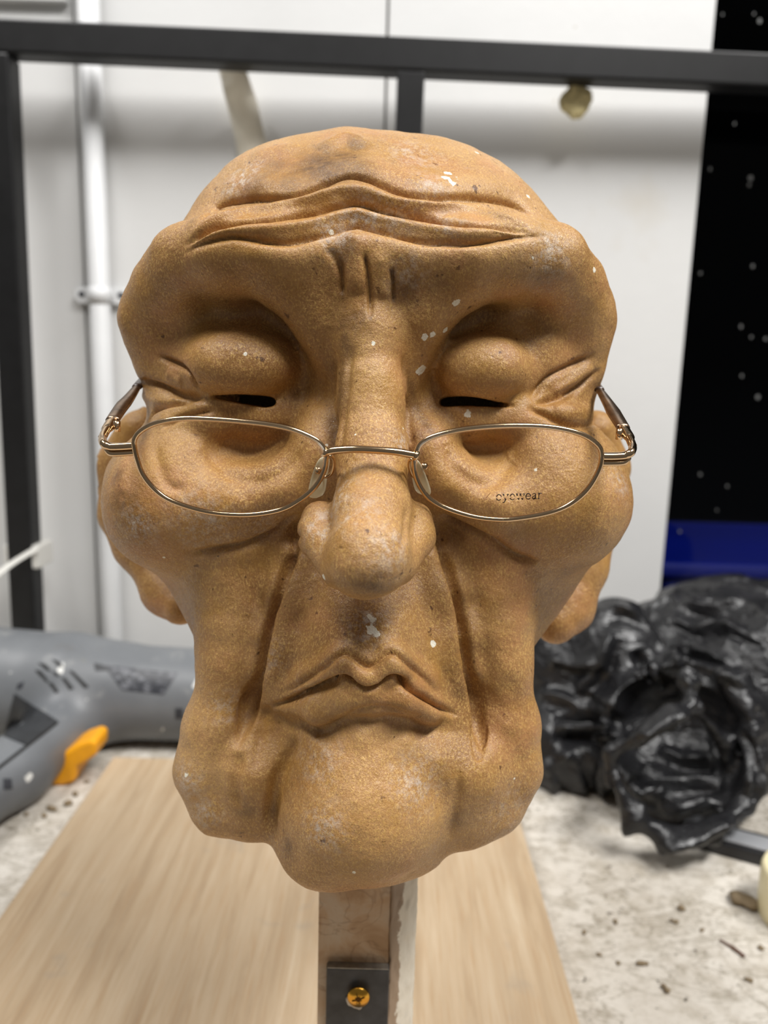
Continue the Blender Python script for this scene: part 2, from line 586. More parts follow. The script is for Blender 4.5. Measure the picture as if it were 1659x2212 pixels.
def subdivide(V, Q):
    nv = len(V)
    E = np.stack([Q, np.roll(Q, -1, 1)], -1).reshape(-1, 2); Es = np.sort(E, 1)
    key = Es[:, 0].astype(np.int64) * nv + Es[:, 1]
    uk, inv = np.unique(key, return_inverse=True)
    mid = 0.5 * (V[uk // nv] + V[uk % nv]); cen = V[Q].mean(1)
    e = (nv + inv).reshape(-1, 4); c = nv + len(uk) + np.arange(len(Q))
    nq = np.concatenate([np.stack([Q[:, i], e[:, i], c, e[:, (i - 1) % 4]], 1) for i in range(4)])
    return np.concatenate([V, mid, cen]), nq


def vnormals(V, Q):
    fn = np.cross(V[Q[:, 2]] - V[Q[:, 0]], V[Q[:, 3]] - V[Q[:, 1]])
    nn = np.zeros_like(V)
    for i in range(4):
        for a in range(3): nn[:, a] += np.bincount(Q[:, i], fn[:, a], len(V))
    return nn / (np.linalg.norm(nn, axis=1)[:, None] + 1e-12)


_LAT = np.random.RandomState(3).rand(64, 64, 64).astype(np.float32)


def vnoise(X, scale):
    q = X * scale; i = np.floor(q).astype(int); f = q - i; f = f * f * (3 - 2 * f)
    out = 0
    for a in (0, 1):
        for b in (0, 1):
            for c in (0, 1):
                w = (f[:, 0] if a else 1 - f[:, 0]) * (f[:, 1] if b else 1 - f[:, 1]) * (f[:, 2] if c else 1 - f[:, 2])
                out = out + w * _LAT[(i[:, 0] + a) & 63, (i[:, 1] + b) & 63, (i[:, 2] + c) & 63]
    return out * 2 - 1


def poly_dist(X, pts, nrm=None):
    """distance to a polyline (measured along the surface if normals are given) and position along it 0..1"""
    best = np.full(len(X), 1e9); tt = np.zeros(len(X))
    n = len(pts) - 1
    for i in range(n):
        a, b = pts[i], pts[i + 1]; ab = b - a
        t = np.clip(((X - a) @ ab) / max(ab @ ab, 1e-9), 0, 1)
        q = X - a - t[:, None] * ab
        if nrm is not None:
            dn = (q * nrm).sum(1); q = q - nrm * (np.sign(dn) * np.minimum(np.abs(dn), 4.5))[:, None]
        d = np.linalg.norm(q, axis=1)
        m = d < best; best[m] = d[m]; tt[m] = (i + t[m]) / n
    return best, tt

# ------------------------------------------------------------------ setting
FLOOR_Z = -0.88
YW = 0.82                                                    # back wall
box('floor', -2.6, 2.6, -2.6, 2.2, FLOOR_Z - 0.05, FLOOR_Z, M['floor']).__setitem__('kind', 'structure')


def wx(px, py, Y=YW): return float(PW(px, py, Y)[0])


ztop, zbot = 0.95, FLOOR_Z
x_l, x_m, x_r = wx(163, 150), wx(838, 20), wx(1546, 20)
wall = struct(box('wall_back', -2.0, x_r - 0.002, YW + 0.012, YW + 0.10, zbot, ztop, M['gap']))
box('wall_panel', -2.0, x_l - 0.0016, YW + 0.001, YW + 0.012, zbot, ztop, M['wall'], wall, 0.0006)
box('wall_panel', x_l + 0.0012, x_m - 0.0012, YW, YW + 0.012, zbot, ztop, M['wall'], wall, 0.0006)
box('wall_panel', x_m + 0.0012, x_r, YW, YW + 0.012, zbot, ztop, M['wall'], wall, 0.001)
# shallow ledge high on the left panel
pz = float(PW(60, 8, YW)[2])
box('trim_1', -2.0, x_l - 0.004, YW - 0.008, YW + 0.0009, pz, pz + 0.06, M['wall'], None, 0.001).__setitem__('kind', 'structure')

# dark window right of the panel edge, near-black shell added behind to block light
win = struct(box('window_1', x_r + 0.0005, 1.9, YW + 0.030, YW + 0.036, zbot, ztop, M['window']))
sp = [(1640, 46, 4), (1628, 30, 2.5), (1560, 32, 2.5), (1533, 366, 3.5), (1620, 385, 5), (1618, 400, 3.5), (1625, 575, 3.5), (1586, 268, 2.5),
      (1512, 590, 3), (1600, 705, 4), (1622, 728, 3), (1653, 732, 3.5), (1602, 812, 3), (1636, 858, 4.5), (1512, 1025, 3.5), (1570, 1050, 3), (1468, 1148, 4), (1548, 1102, 2.5)]
for i, (px, py, r) in enumerate(sp):
    c = PW(px, py, YW + 0.030); rr = r * 0.8 / F_PX
    rs = np.random.RandomState(i)
    pts = [(c[0] + rr * rs.uniform(.6, 1.1) * math.cos(a), c[2] + rr * rs.uniform(.8, 1.5) * math.sin(a)) for a in np.linspace(0, 2 * math.pi, 8)[:-1]]
    prism('paint_speck', pts, YW + 0.0288, YW + 0.030, M['speck'], win)
nb = struct(box('light_block_back', x_r - 0.05, 2.4, 2.0, 2.05, zbot, ztop, M['light_block']))
struct(box('light_block_left', x_r - 0.09, x_r - 0.03, YW + 0.101, 2.0, zbot, ztop, M['light_block']))
struct(box('light_block_right', 2.36, 2.42, YW + 0.03, 2.0, zbot, ztop, M['light_block']))
struct(box('light_block_top', x_r - 0.09, 2.42, YW + 0.04, 2.05, ztop, ztop + 0.04, M['light_block']))
struct(box('light_block_base', x_r - 0.09, 2.42, YW + 0.04, 2.05, zbot, zbot + 0.004, M['light_block']))
# blue crate behind the glass
bz = float(PW(1500, 1212, 0.93)[2])
cr = thing('storage_crate', 'blue plastic crate low behind the dark window glass', 'crate', (0.52, 1.06, zbot + 0.004))
cz = bz - zbot - 0.004
box('crate_body', -0.17, 0.23, -0.13, 0.13, 0.0, cz - 0.02, M['blue'], cr, 0.012)
box('crate_rim', -0.18, 0.24, -0.14, 0.14, cz - 0.02, cz, M['blue'], cr, 0.006)

# ------------------------------------------------------------------ workbench
BENCH_BACK = 0.742
bn = thing('workbench', 'white painted workbench top covered in grime and scuffs', 'workbench', (0, 0.35, FLOOR_Z))
box('tabletop', -1.3, 1.3, -0.33, BENCH_BACK - 0.35, -FLOOR_Z - 0.04, -FLOOR_Z, M['bench'], bn, 0.003)
for sx in (-1.2, 1.2):
    for sy in (-0.27, 0.33):
        box('leg', sx - 0.03, sx + 0.03, sy - 0.03, sy + 0.03, 0, -FLOOR_Z - 0.0401, M['frame'], bn, 0.002)

# ------------------------------------------------------------------ black steel frame behind the bench
YF = 0.77
fr = thing('steel_frame', 'black square tube steel frame standing behind the bench', 'frame', (0, YF, FLOOR_Z))
FYAW = math.radians(1.0)
fr.rotation_euler = (0, math.radians(0.55), FYAW)
t = 0.0125
zb = float(PW(830, 76, YF - t)[2]) - FLOOR_Z
xm = float(PW(852, 250, YF - t)[0])
xl = float(PW(56, 800, YF - t)[0]) - 0.024
box('top_bar', -1.2, 1.3, -t, t, zb - 2 * t - 0.003, zb, M['frame'], fr, 0.002)
for x in (xl, xm):
    box('post', x - t, x + t, -t, t, 0.0, zb - 2 * t - 0.0032, M['frame'], fr, 0.002)
box('bottom_bar', xl + t + 0.0002, xm - t - 0.0002, -t, t, 0.12, 0.12 + 2 * t, M['frame'], fr, 0.002)

# conduit pipe with its saddle clip on the wall
xc = wx(219, 500)
cd = thing('conduit_pipe', 'white conduit pipe running down the wall beside the panel seam', 'pipe', (xc, YW - 0.0115, zbot))
V, Fc = tube_vf([(0, 0, 0), (0, 0, 1.0), (0, 0, ztop - zbot)], 0.0102, 20)
link('pipe', mesh('pipe', V, Fc, True), M['white'], cd)
zs = float(PW(220, 640, YW)[2]) - zbot
V, Fc = tube_vf([(0, 0, zs - 0.008), (0, 0, zs + 0.008)], 0.0114, 20)
sd = link('saddle', mesh('saddle', V, Fc, True), M['white'], cd)
for sgn in (-1, 1):
    pts = [(sgn * 0.0105, zs - 0.008), (sgn * 0.022, zs - 0.008), (sgn * 0.0265, zs - 0.005), (sgn * 0.0275, zs), (sgn * 0.0265, zs + 0.005), (sgn * 0.022, zs + 0.008), (sgn * 0.0105, zs + 0.008)]
    prism('saddle_ear', pts, 0.0045, 0.0105, M['white'], cd, 0.0006)
    V, Fc = tube_vf([(sgn * 0.0200, 0.0036, zs + 0.001), (sgn * 0.0200, 0.0060, zs + 0.001)], 0.0032, 12)
    link('screw', mesh('screw', V, Fc), M['hole'], cd)

# strip of tape hanging down from the bar against the wall
c = catmull([PW(502, 152, YF + 0.024), PW(511, 185, YF + 0.028), PW(524, 230, YW - 0.012), PW(540, 300, YW - 0.005), PW(556, 380, YW - 0.003)], 8)
V, Fc = [], []
for i, p in enumerate(c):
    wdt = 0.013 + 0.003 * i / len(c)
    yy = 0.004 * math.sin(i * 0.35)
    V += [(p[0] - wdt, p[1] + yy, p[2]), (p[0], p[1] - 0.003, p[2]), (p[0] + wdt, p[1] - yy, p[2] + 0.002)]
    if i: b = 3 * i; Fc += [(b - 3, b - 2, b + 1, b), (b - 2, b - 1, b + 2, b + 1)]
o = link('tape_strip', mesh('tape_strip', V, Fc, True), M['tape'])
o.modifiers.new('thick', 'SOLIDIFY').thickness = 0.0006
tag(o, 'cream strip of tape hanging from the black bar down the wall', 'tape')

# dried glue lump hanging under the bar
lump = Sculpt()
for (px, py, r) in ((1240, 178, 5), (1243, 200, 8), (1232, 220, 11), (1252, 222, 10), (1246, 236, 9), (1262, 208, 8)):
    lump.ell(P(px, py, 785.0), (r, 4.0, r), 3.0)
lo = P(1240, 215, 785.0)
V, Q = lump.mesh(lo - 32, lo + 32, 1.6, 1)
V = V + 0.9 * vnoise(V, 0.25)[:, None] * vnormals(V, Q)
o = link('glue_lump', mesh_np('glue_lump', V / 1000 + np.array([0, 0, CAMZ]), Q), M['foam'])
tag(o, 'yellowed lump of dried glue hanging under the black bar', 'glue')

# white cable tie round the left post
xp = float(PW(60, 1195, YF)[0])
ty = thing('cable_tie', 'white nylon cable tie strapped around the left black post', 'cable tie', tuple(PW(60, 1195, YF)))
V, Fc = box_vf(-0.0165, 0.0175, -0.0155, 0.0155, -0.009, 0.009)
box('strap', -0.0165, 0.0190, -0.0175, 0.0175, -0.012, 0.012, M['tie'], ty, 0.002)
a = PW(78, 1185, YF - 0.02) - np.array(ty.location); b = PW(-40, 1268, YF - 0.10) - np.array(ty.location)
cs = catmull([a, 0.5 * (a + b) + np.array([0, 0, 0.002]), b], 6)
V, Fc = tube_vf(cs, 0.0045, 8, flat=0.35)
link('tail', mesh('tail', V, Fc, True), M['tie'], ty)

# ------------------------------------------------------------------ the sculpted head (mm, camera at the origin)
H = Sculpt()


def C(px, py, ys, r):
    """centre of a lump of radius r whose front lies at forward distance ys behind the pixel"""
    d = ray(px, py); d = d / np.linalg.norm(d)
    return P(px, py, ys) + d * r


def CH(lst, k=6.0, sub=False):
    H.chain([C(a, b, y, r) for a, b, y, r in lst], [r for *_, r in lst], k, sub)


# outline of the face seen from the front and the relief of its broad forms, as a field in the head's own x,z plane
OUT = [(262, 690), (268, 640), (300, 592), (350, 560), (380, 520), (420, 452), (470, 392), (540, 335), (620, 312), (700, 302), (745, 293), (800, 304), (860, 309), (940, 313), (1000, 326), (1080, 362),
       (1150, 422), (1200, 480), (1238, 530), (1275, 562), (1304, 604), (1320, 650), (1318, 705), (1304, 790), (1300, 850), (1288, 902), (1300, 925), (1340, 965), (1366, 1010), (1368, 1052), (1356, 1100),
       (1335, 1160), (1310, 1210), (1270, 1272), (1225, 1335), (1172, 1395), (1146, 1445), (1140, 1500), (1148, 1565), (1160, 1640), (1159, 1700), (1143, 1742), (1100, 1780), (1040, 1802), (992, 1812),
       (970, 1835), (950, 1868), (900, 1893), (840, 1910), (770, 1918), (720, 1919), (660, 1899), (612, 1860), (587, 1812), (570, 1806), (510, 1804), (460, 1785), (420, 1742), (396, 1700), (387, 1640),
       (394, 1580), (410, 1520), (428, 1470), (432, 1430), (420, 1388), (396, 1340), (372, 1305), (345, 1270), (318, 1237), (282, 1192), (255, 1150), (238, 1115), (224, 1080), (217, 1040), (221, 1008),
       (245, 975), (292, 945), (312, 905), (303, 860), (300, 830), (288, 770), (272, 730)]
def ysil(px, py):
    return float(np.interp(py, [300, 480, 650, 900, 1300, 1450, 1700, 1800, 1920], [256, 246, 238, 237, 236, 223, 218, 213, 203]))
OUT3 = np.array([P(x, y, ysil(x, y)) for x, y in catmull(OUT, 3, True)])
RLF = [(600, 625, 213.5), (480, 612, 213), (390, 640, 220), (1000, 632, 213.5), (1110, 618, 213), (1210, 640, 220), (790, 560, 206), (790, 630, 208), (690, 560, 206), (560, 560, 208), (420, 560, 215), (900, 560, 206), (1020, 560, 208), (1160, 560, 215),
       (700, 660, 214), (640, 690, 221), (560, 660, 222.5), (450, 655, 222), (560, 710, 222), (440, 720, 221), (360, 690, 226), (300, 720, 234),
       (715, 770, 213), (700, 830, 215), (660, 800, 220), (380, 780, 221), (315, 800, 230), (680, 890, 215), (520, 870, 217), (400, 870, 219), (325, 870, 229),
       (885, 660, 214), (950, 690, 221), (1050, 665, 222.5), (1150, 655, 221.5), (1060, 720, 221), (1160, 730, 220), (1240, 700, 225), (1295, 720, 236), (890, 770, 213), (908, 840, 216), (935, 800, 220.5), (1180, 790, 219), (1275, 800, 230),
       (925, 895, 216), (1050, 870, 217), (1180, 870, 219), (1275, 870, 229),
       (695, 950, 208), (640, 960, 213), (545, 970, 219), (480, 965, 217), (612, 960, 217.5), (545, 1015, 214), (540, 1045, 209), (430, 970, 212), (360, 950, 214), (300, 960, 224), (915, 950, 209), (970, 960, 214), (1040, 970, 219), (985, 960, 217), (1095, 962, 217), (1035, 1015, 214), (1035, 1045, 209.5), (1145, 965, 211.5), (1220, 955, 212), (1300, 965, 225),
       (700, 1050, 208), (620, 1060, 205), (520, 1075, 204), (400, 1080, 205), (300, 1080, 214), (240, 1060, 230), (910, 1040, 210), (970, 1050, 206), (1060, 1075, 204), (1180, 1080, 205), (1290, 1080, 214), (1350, 1060, 230),
       (655, 1150, 214), (560, 1165, 209), (450, 1180, 209), (340, 1180, 219), (280, 1180, 232), (945, 1150, 214), (1030, 1180, 209), (1130, 1190, 209), (1240, 1180, 220), (1310, 1180, 234),
       (612, 1290, 208), (578, 1300, 211), (520, 1300, 208), (430, 1300, 214), (375, 1290, 228), (975, 1290, 208), (1012, 1300, 211), (1060, 1300, 208), (1150, 1300, 214), (1210, 1290, 228),
       (592, 1420, 204.5), (556, 1420, 211), (530, 1420, 208.5), (500, 1420, 207), (448, 1420, 216), (992, 1420, 204.5), (1022, 1420, 211), (1050, 1420, 208.5), (1080, 1420, 207), (1125, 1420, 216), (545, 1550, 209), (475, 1560, 205), (425, 1560, 214), (1037, 1560, 209), (1093, 1560, 205), (1135, 1560, 214),
       (515, 1660, 208), (450, 1660, 204), (405, 1660, 214), (1045, 1660, 207), (1100, 1660, 204), (1145, 1660, 214), (540, 1740, 206), (465, 1735, 208), (1030, 1740, 206), (1105, 1735, 209),
       (790, 1280, 197), (690, 1230, 206), (650, 1330, 203), (720, 1350, 194), (860, 1350, 194), (895, 1230, 206), (940, 1330, 203), (790, 1400, 189), (640, 1450, 199), (720, 1450, 191), (860, 1450, 191), (950, 1450, 199),
       (985, 1500, 205), (588, 1500, 205), (790, 1540, 190), (690, 1570, 195), (900, 1570, 195), (605, 1590, 201), (985, 1590, 199), (780, 1585, 188), (690, 1600, 192), (885, 1595, 192), (780, 1640, 185.5), (680, 1650, 190), (880, 1650, 189), (950, 1640, 191.5), (780, 1720, 182), (625, 1710, 197),
       (950, 1700, 192), (700, 1780, 185), (860, 1780, 185), (780, 1850, 188), (655, 1830, 195), (905, 1830, 192), (568, 1660, 199), (1005, 1660, 196), (572, 1750, 202), (1000, 1750, 199),
       (790, 500, 208), (600, 500, 211), (460, 500, 222), (980, 500, 211), (1120, 500, 222), (790, 420, 211), (600, 420, 216), (490, 430, 229), (980, 420, 216), (1100, 430, 229), (790, 340, 222), (640, 350, 227), (940, 350, 227), (785, 310, 232)]
RP = np.array([P(x, y, v) for x, y, v in RLF])
gx = np.arange(-100, 100.1, 1.0); gz = np.arange(-175, 100.1, 1.0)
GX, GZ = np.meshgrid(gx, gz, indexing='ij')
_d = np.sqrt((RP[:, None, 0] - RP[None, :, 0]) ** 2 + (RP[:, None, 2] - RP[None, :, 2]) ** 2)
_n = len(RP); _A = np.zeros((_n + 3, _n + 3)); _A[:_n, :_n] = _d ** 1.6 * -1 + 0.0; _A[:_n, :_n] -= np.eye(_n) * 1.0
_A[:_n, _n:] = np.c_[np.ones(_n), RP[:, 0], RP[:, 2]]; _A[_n:, :_n] = _A[:_n, _n:].T
_w = np.linalg.solve(_A, np.r_[RP[:, 1], 0, 0, 0])
YS = np.zeros(GX.shape)
for i in range(_n): YS -= _w[i] * ((GX - RP[i, 0]) ** 2 + (GZ - RP[i, 2]) ** 2) ** 0.8
YS += _w[_n] + _w[_n + 1] * GX + _w[_n + 2] * GZ
# signed distance to the outline in the x,z plane
q = np.c_[GX.ravel(), GZ.ravel()]; o2 = OUT3[:, [0, 2]]; dd = np.full(len(q), 1e9); ins = np.zeros(len(q), bool)
for i in range(len(o2)):
    a, b = o2[i], o2[(i + 1) % len(o2)]; ab = b - a
    tq = np.clip(((q - a) @ ab) / (ab @ ab), 0, 1)
    dd = np.minimum(dd, np.linalg.norm(q - a - tq[:, None] * ab, axis=1))
    cr_ = (a[1] > q[:, 1]) != (b[1] > q[:, 1])
    ins ^= cr_ & (q[:, 0] < (b[0] - a[0]) * (q[:, 1] - a[1]) / (b[1] - a[1] + 1e-12) + a[0])
SD = np.where(ins, -dd, dd).reshape(GX.shape)


def bil(A, x, z):
    u = np.clip(x + 100, 0, len(gx) - 1.001); v = np.clip(z + 175, 0, len(gz) - 1.001)
    i = u.astype(int); j = v.astype(int); u = u - i; v = v - j
    return (A[i, j] * (1 - u) + A[i + 1, j] * u) * (1 - v) + (A[i, j + 1] * (1 - u) + A[i + 1, j + 1] * u) * v


def smax(a, b, k): return -smin(-a, -b, k)


def face(X):
    f = (bil(YS, X[:, 0], X[:, 2]) - X[:, 1]) * 0.75
    back = X[:, 1] - (286 - 0.42 * np.clip(-X[:, 2] - 40, 0, 200))
    return smax(smax(f, bil(SD, X[:, 0], X[:, 2]), 11.0), back, 14.0).astype(np.float32)


# skull and the mass behind the face
H.field(face, 1.0)
H.ell(P(802, 620, 288), (66, 70, 45), 10)
H.ell(P(800, 900, 300), (66, 55, 66), 14)
# brow: a heavy ridge over each eye
CH([(785, 585, 206, 10), (690, 585, 205, 9), (590, 558, 204.5, 9), (480, 546, 207, 8.8), (400, 572, 214, 8.5), (360, 630, 221, 8.5), (338, 695, 227, 9), (350, 775, 229, 7.5)], 7)
CH([(800, 585, 206, 10), (890, 588, 205, 9.5), (1010, 568, 204, 9.5), (1110, 553, 206.5, 9), (1190, 566, 212, 8.5), (1232, 628, 221, 8.5), (1252, 695, 227, 9), (1246, 780, 229, 7.5)], 7)
# the brow runs down into the sides of the nose
CH([(730, 790, 211, 4), (716, 730, 209, 5.5), (690, 670, 208, 6.5), (640, 615, 206.5, 7)], 7)
CH([(876, 800, 211, 4), (888, 735, 209, 5.5), (915, 675, 208, 6.5), (960, 618, 206.5, 7)], 7)
# nose
CH([(785, 620, 205, 9), (797, 720, 202, 8.3), (802, 850, 198, 8.3), (805, 980, 190, 8.8), (804, 1100, 179, 9.0), (798, 1180, 169, 9.2)], 4)
H.ell(C(794, 1216, 166, 10.5), (9.6, 10.5, 8.6), 4)
CH([(692, 1122, 187, 4.8), (690, 1158, 184.5, 5.2), (735, 1228, 176, 5.0)], 3)
CH([(897, 1122, 187.5, 4.4), (896, 1160, 185, 4.8), (860, 1220, 177, 5.0)], 3)
# eyelids
H.ell(C(520, 790, 207.5, 13), (16, 13, 10.2), 5)
H.ell(C(1042, 798, 207.5, 12), (13, 12, 9.8), 4)
# lower lids
CH([(385, 912, 218, 5), (460, 900, 214.5, 5.5), (560, 903, 214.5, 5.5), (640, 890, 217, 5)], 4)
CH([(945, 900, 217, 5), (1020, 905, 214, 5.5), (1110, 908, 214.5, 5.5), (1200, 905, 218, 6)], 4)
# ridge that runs from beside the nose under the hollow
CH([(706, 880, 215, 3), (700, 925, 210, 4.5), (678, 985, 205.5, 6), (610, 1050, 204.5, 7), (500, 1070, 205, 8)], 6)
CH([(905, 900, 216, 3), (922, 955, 210, 5), (962, 1025, 205.5, 6.5), (1050, 1075, 205, 8)], 6)
# cheek balls
H.ell(C(372, 1085, 206, 24), (20, 24, 20), 9)
H.ell(C(1212, 1085, 206, 24), (20, 24, 20), 9)
# jowls
CH([(520, 1270, 210, 14), (512, 1350, 207.5, 11), (503, 1430, 206, 9.2), (476, 1570, 204.5, 10.2), (452, 1660, 203, 9.5), (485, 1728, 203, 9.5), (530, 1752, 203, 7)], 5)
CH([(1058, 1270, 210, 13), (1070, 1350, 207.5, 10), (1080, 1430, 206, 8.6), (1094, 1570, 204.5, 9.2), (1100, 1660, 203, 9), (1060, 1722, 203, 9.5), (1010, 1745, 203, 7)], 5)
# edges of the muzzle against the folds
CH([(650, 1210, 207, 4), (630, 1290, 205, 5), (607, 1380, 203, 5), (597, 1450, 202.5, 5), (588, 1505, 203.5, 4)], 6)
CH([(925, 1205, 207, 4), (950, 1285, 205, 5), (970, 1375, 203, 5), (982, 1450, 202.5, 5), (992, 1510, 203.5, 4)], 6)
# lips
CH([(605, 1512, 202, 3.2), (670, 1474, 193, 4.0), (745, 1434, 186.5, 4.4), (795, 1462, 185.5, 4.2), (845, 1430, 186.5, 4.4), (905, 1467, 193, 4.0), (960, 1515, 201, 3.2)], 3)
CH([(635, 1527, 197.5, 3.2), (690, 1530, 190.5, 4.3), (750, 1506, 187, 4.0), (800, 1507, 187, 3.6), (870, 1505, 187.5, 4.0), (925, 1528, 193, 3.8), (962, 1546, 199.5, 2.6)], 3)
# chin
H.ell(C(782, 1735, 180.5, 23), (22.5, 23, 20.0), 7)
H.ell(C(700, 1815, 187, 15), (13, 15, 11), 6)
# pads between chin and jowls
CH([(566, 1580, 202.5, 6.5), (556, 1660, 197.5, 9), (558, 1738, 199, 9)], 5)
CH([(998, 1580, 201, 8), (1002, 1660, 195.5, 10), (1002, 1740, 197.5, 10)], 8)
# ears
CH([(300, 930, 282, 7), (258, 1010, 284, 8), (264, 1110, 282, 8), (300, 1180, 278, 8.5), (365, 1275, 268, 9), (392, 1308, 262, 7)], 5)
CH([(1290, 930, 282, 7), (1310, 1010, 284, 8), (1292, 1130, 282, 7.5), (1262, 1220, 276, 8.5), (1222, 1310, 270, 9.5), (1200, 1345, 266, 8)], 5)
H.ell(P(338, 1080, 291), (17, 7, 34), 6)
H.ell((-62, 300, -55), (22, 18, 30), 10)
H.ell((62, 300, -55), (22, 18, 30), 10)
H.ell(P(1232, 1090, 291), (17, 7, 34), 6)
# eye slits, nostril dip, philtrum
for sl in ([(462, 857, .5), (490, 859, .9), (520, 861, 1.2), (548, 864, 1.5), (572, 867, 1.7), (588, 868, 1.2)], [(958, 869, 1.2), (975, 867, 1.7), (1005, 866, 1.8), (1035, 868, 1.6), (1070, 873, 1.1), (1105, 877, .6)]):
    sl = [(x, y, r * 0.85) for x, y, r in sl]
    for x, y, r in sl: H.chain([P(x, y, 206), P(x, y + 1, 228)], [r, r], 0.6, True)
    for (x, y, r), (x2, y2, r2) in zip(sl[:-1], sl[1:]):
        for t_ in (0.33, 0.67): H.chain([P(x + (x2 - x) * t_, y + (y2 - y) * t_, 206), P(x + (x2 - x) * t_, y + (y2 - y) * t_, 228)], [r + (r2 - r) * t_] * 2, 0.6, True)
H.chain([P(500, 862, 231), P(575, 868, 231)], [7, 7], 1.0, True)
H.chain([P(970, 868, 231), P(1060, 872, 231)], [7, 7], 1.0, True)
H.chain([P(795, 1290, 193), P(796, 1350, 189.5), P(797, 1395, 188)], [2.6, 2.2, 1.4], 2.5, True)

HV, HQ = H.mesh((-108, 150, -170), (104, 372, 92), 2.0, 2)


# ---- modelling-tool strokes pressed into the surface
def stroke(pix, amp, w, taper=0.25, sharp=2.0, n=6):
    """press (amp < 0) or raise (amp > 0) the clay along a line; pix traced on the surface"""
    global HV
    pp = catmull(np.array(pix, float), n)
    S3 = H.march(pp[:, 0], pp[:, 1])
    lo, hi = S3.min(0) - 3 * w, S3.max(0) + 3 * w
    m = np.where(((HV > lo) & (HV < hi)).all(1))[0]
    if len(m) == 0: return
    d, t = poly_dist(HV[m], S3, HN[m])
    tp = np.clip(np.minimum(t, 1 - t) / max(taper, 1e-3), 0, 1); tp = tp * tp * (3 - 2 * tp)
    f = amp * np.exp(-(d / w) ** sharp) * tp
    HV[m] += HN[m] * f[:, None]


HN = vnormals(HV, HQ)
c1 = [(408, 502), (469, 448), (536, 431), (611, 428), (667, 414), (723, 391), (755, 383), (798, 391), (825, 403), (870, 421), (929, 427), (1004, 427), (1079, 436), (1120, 447), (1165, 480)]
c2 = [(388, 538), (439, 507), (480, 490), (555, 479), (630, 466), (686, 459), (723, 448), (765, 441), (800, 447), (836, 459), (892, 467), (948, 476), (1004, 486), (1079, 497), (1160, 505)]
c3 = [(385, 552), (439, 527), (499, 514), (555, 520), (611, 527), (667, 518), (723, 504), (762, 493), (800, 500), (836, 509), (892, 522), (948, 527), (1023, 528), (1116, 514), (1195, 510)]
mid = lambda a, b, f=0.5: [(p[0] * (1 - f) + q[0] * f, p[1] * (1 - f) + q[1] * f) for p, q in zip(a, b)]
stroke(mid(c1, c2), 0.9, 2.4, 0.35); stroke(mid(c2, c3), 0.9, 2.2, 0.35); stroke(mid(c1, c2), 1.2, 1.5, 0.1); stroke(mid(c2, c3), 1.2, 1.4, 0.1)
stroke([(x, y - 30) for x, y in c1], 1.0, 4.0, 0.2)
stroke([(x, y + 26) for x, y in c3], 1.2, 4.0, 0.2)
HN = vnormals(HV, HQ)
for c, a_ in ((c1, -1.9), (c2, -1.8), (c3, -1.9)): stroke(c, a_, 0.8, 0.1, 1.4)
for c in (c2[:6], c2[-6:]): stroke(c, -1.4, 0.9, 0.25, 1.4)
# frown cuts
stroke([(700, 540), (722, 555), (738, 590), (740, 640)], -0.8, 0.9); stroke([(785, 540), (795, 590), (800, 640), (800, 690)], -1.5, 0.6)
stroke([(846, 575), (848, 610), (850, 655)], -1.3, 0.55); stroke([(735, 560), (739, 600), (740, 640)], -1.3, 0.55)
stroke([(765, 500), (768, 560), (772, 640)], 1.4, 3.0); stroke([(822, 540), (824, 600), (826, 650)], 1.0, 2.2)
# crow's feet
stroke([(340, 768), (372, 782), (405, 805), (430, 848)], -2.2, 0.85); stroke([(296, 822), (340, 832), (390, 853), (452, 862)], -2.4, 1.0)
stroke([(318, 918), (335, 888), (370, 872), (420, 866)], -2.1, 0.9); stroke([(345, 925), (400, 898), (470, 886)], -1.5, 0.9)
stroke([(300, 850), (330, 862), (360, 868)], 1.0, 2.0); stroke([(360, 800), (395, 830)], 0.8, 2.0)
stroke([(1140, 868), (1180, 820), (1230, 792), (1290, 765)], -1.7, 1.0); stroke([(1145, 876), (1210, 858), (1260, 830), (1300, 795)], -1.8, 1.0)
stroke([(1135, 884), (1170, 892), (1215, 914), (1265, 920), (1298, 905)], -1.8, 1.1); stroke([(1190, 850), (1240, 820), (1285, 790)], 1.0, 1.6)
stroke([(1190, 885), (1240, 890), (1285, 880)], 1.2, 2.4)
# hollows beneath the eyes
HN = vnormals(HV, HQ)
stroke([(712, 700), (704, 770), (696, 840), (690, 890)], -0.6, 2.6, 0.25); stroke([(890, 700), (906, 780), (914, 850), (926, 905)], -0.6, 2.6, 0.25)
stroke([(460, 960), (520, 985), (600, 985), (648, 935)], -0.8, 6.0, 0.25)
HN = vnormals(HV, HQ)
stroke([(445, 945), (468, 1000), (520, 1036), (580, 1034), (632, 995), (662, 940)], -1.0, 2.4, 0.2)
stroke([(985, 945), (1020, 995), (1060, 990), (1095, 945)], -0.8, 6.0, 0.25)
HN = vnormals(HV, HQ)
stroke([(955, 950), (985, 1010), (1035, 1045), (1080, 1030), (1120, 970)], -1.0, 2.4, 0.2)
stroke([(330, 950), (345, 1010), (365, 1050), (410, 1058)], -0.8, 1.8)
# cheek creases
stroke([(648, 1108), (612, 1135), (570, 1160), (510, 1182), (390, 1196)], -2.2, 1.0, 0.2, 1.5); stroke([(640, 1140), (560, 1190), (450, 1215)], 0.9, 4.0)
stroke([(945, 1112), (985, 1130), (1060, 1168), (1120, 1205), (1165, 1215)], -2.2, 1.1, 0.2, 1.5)
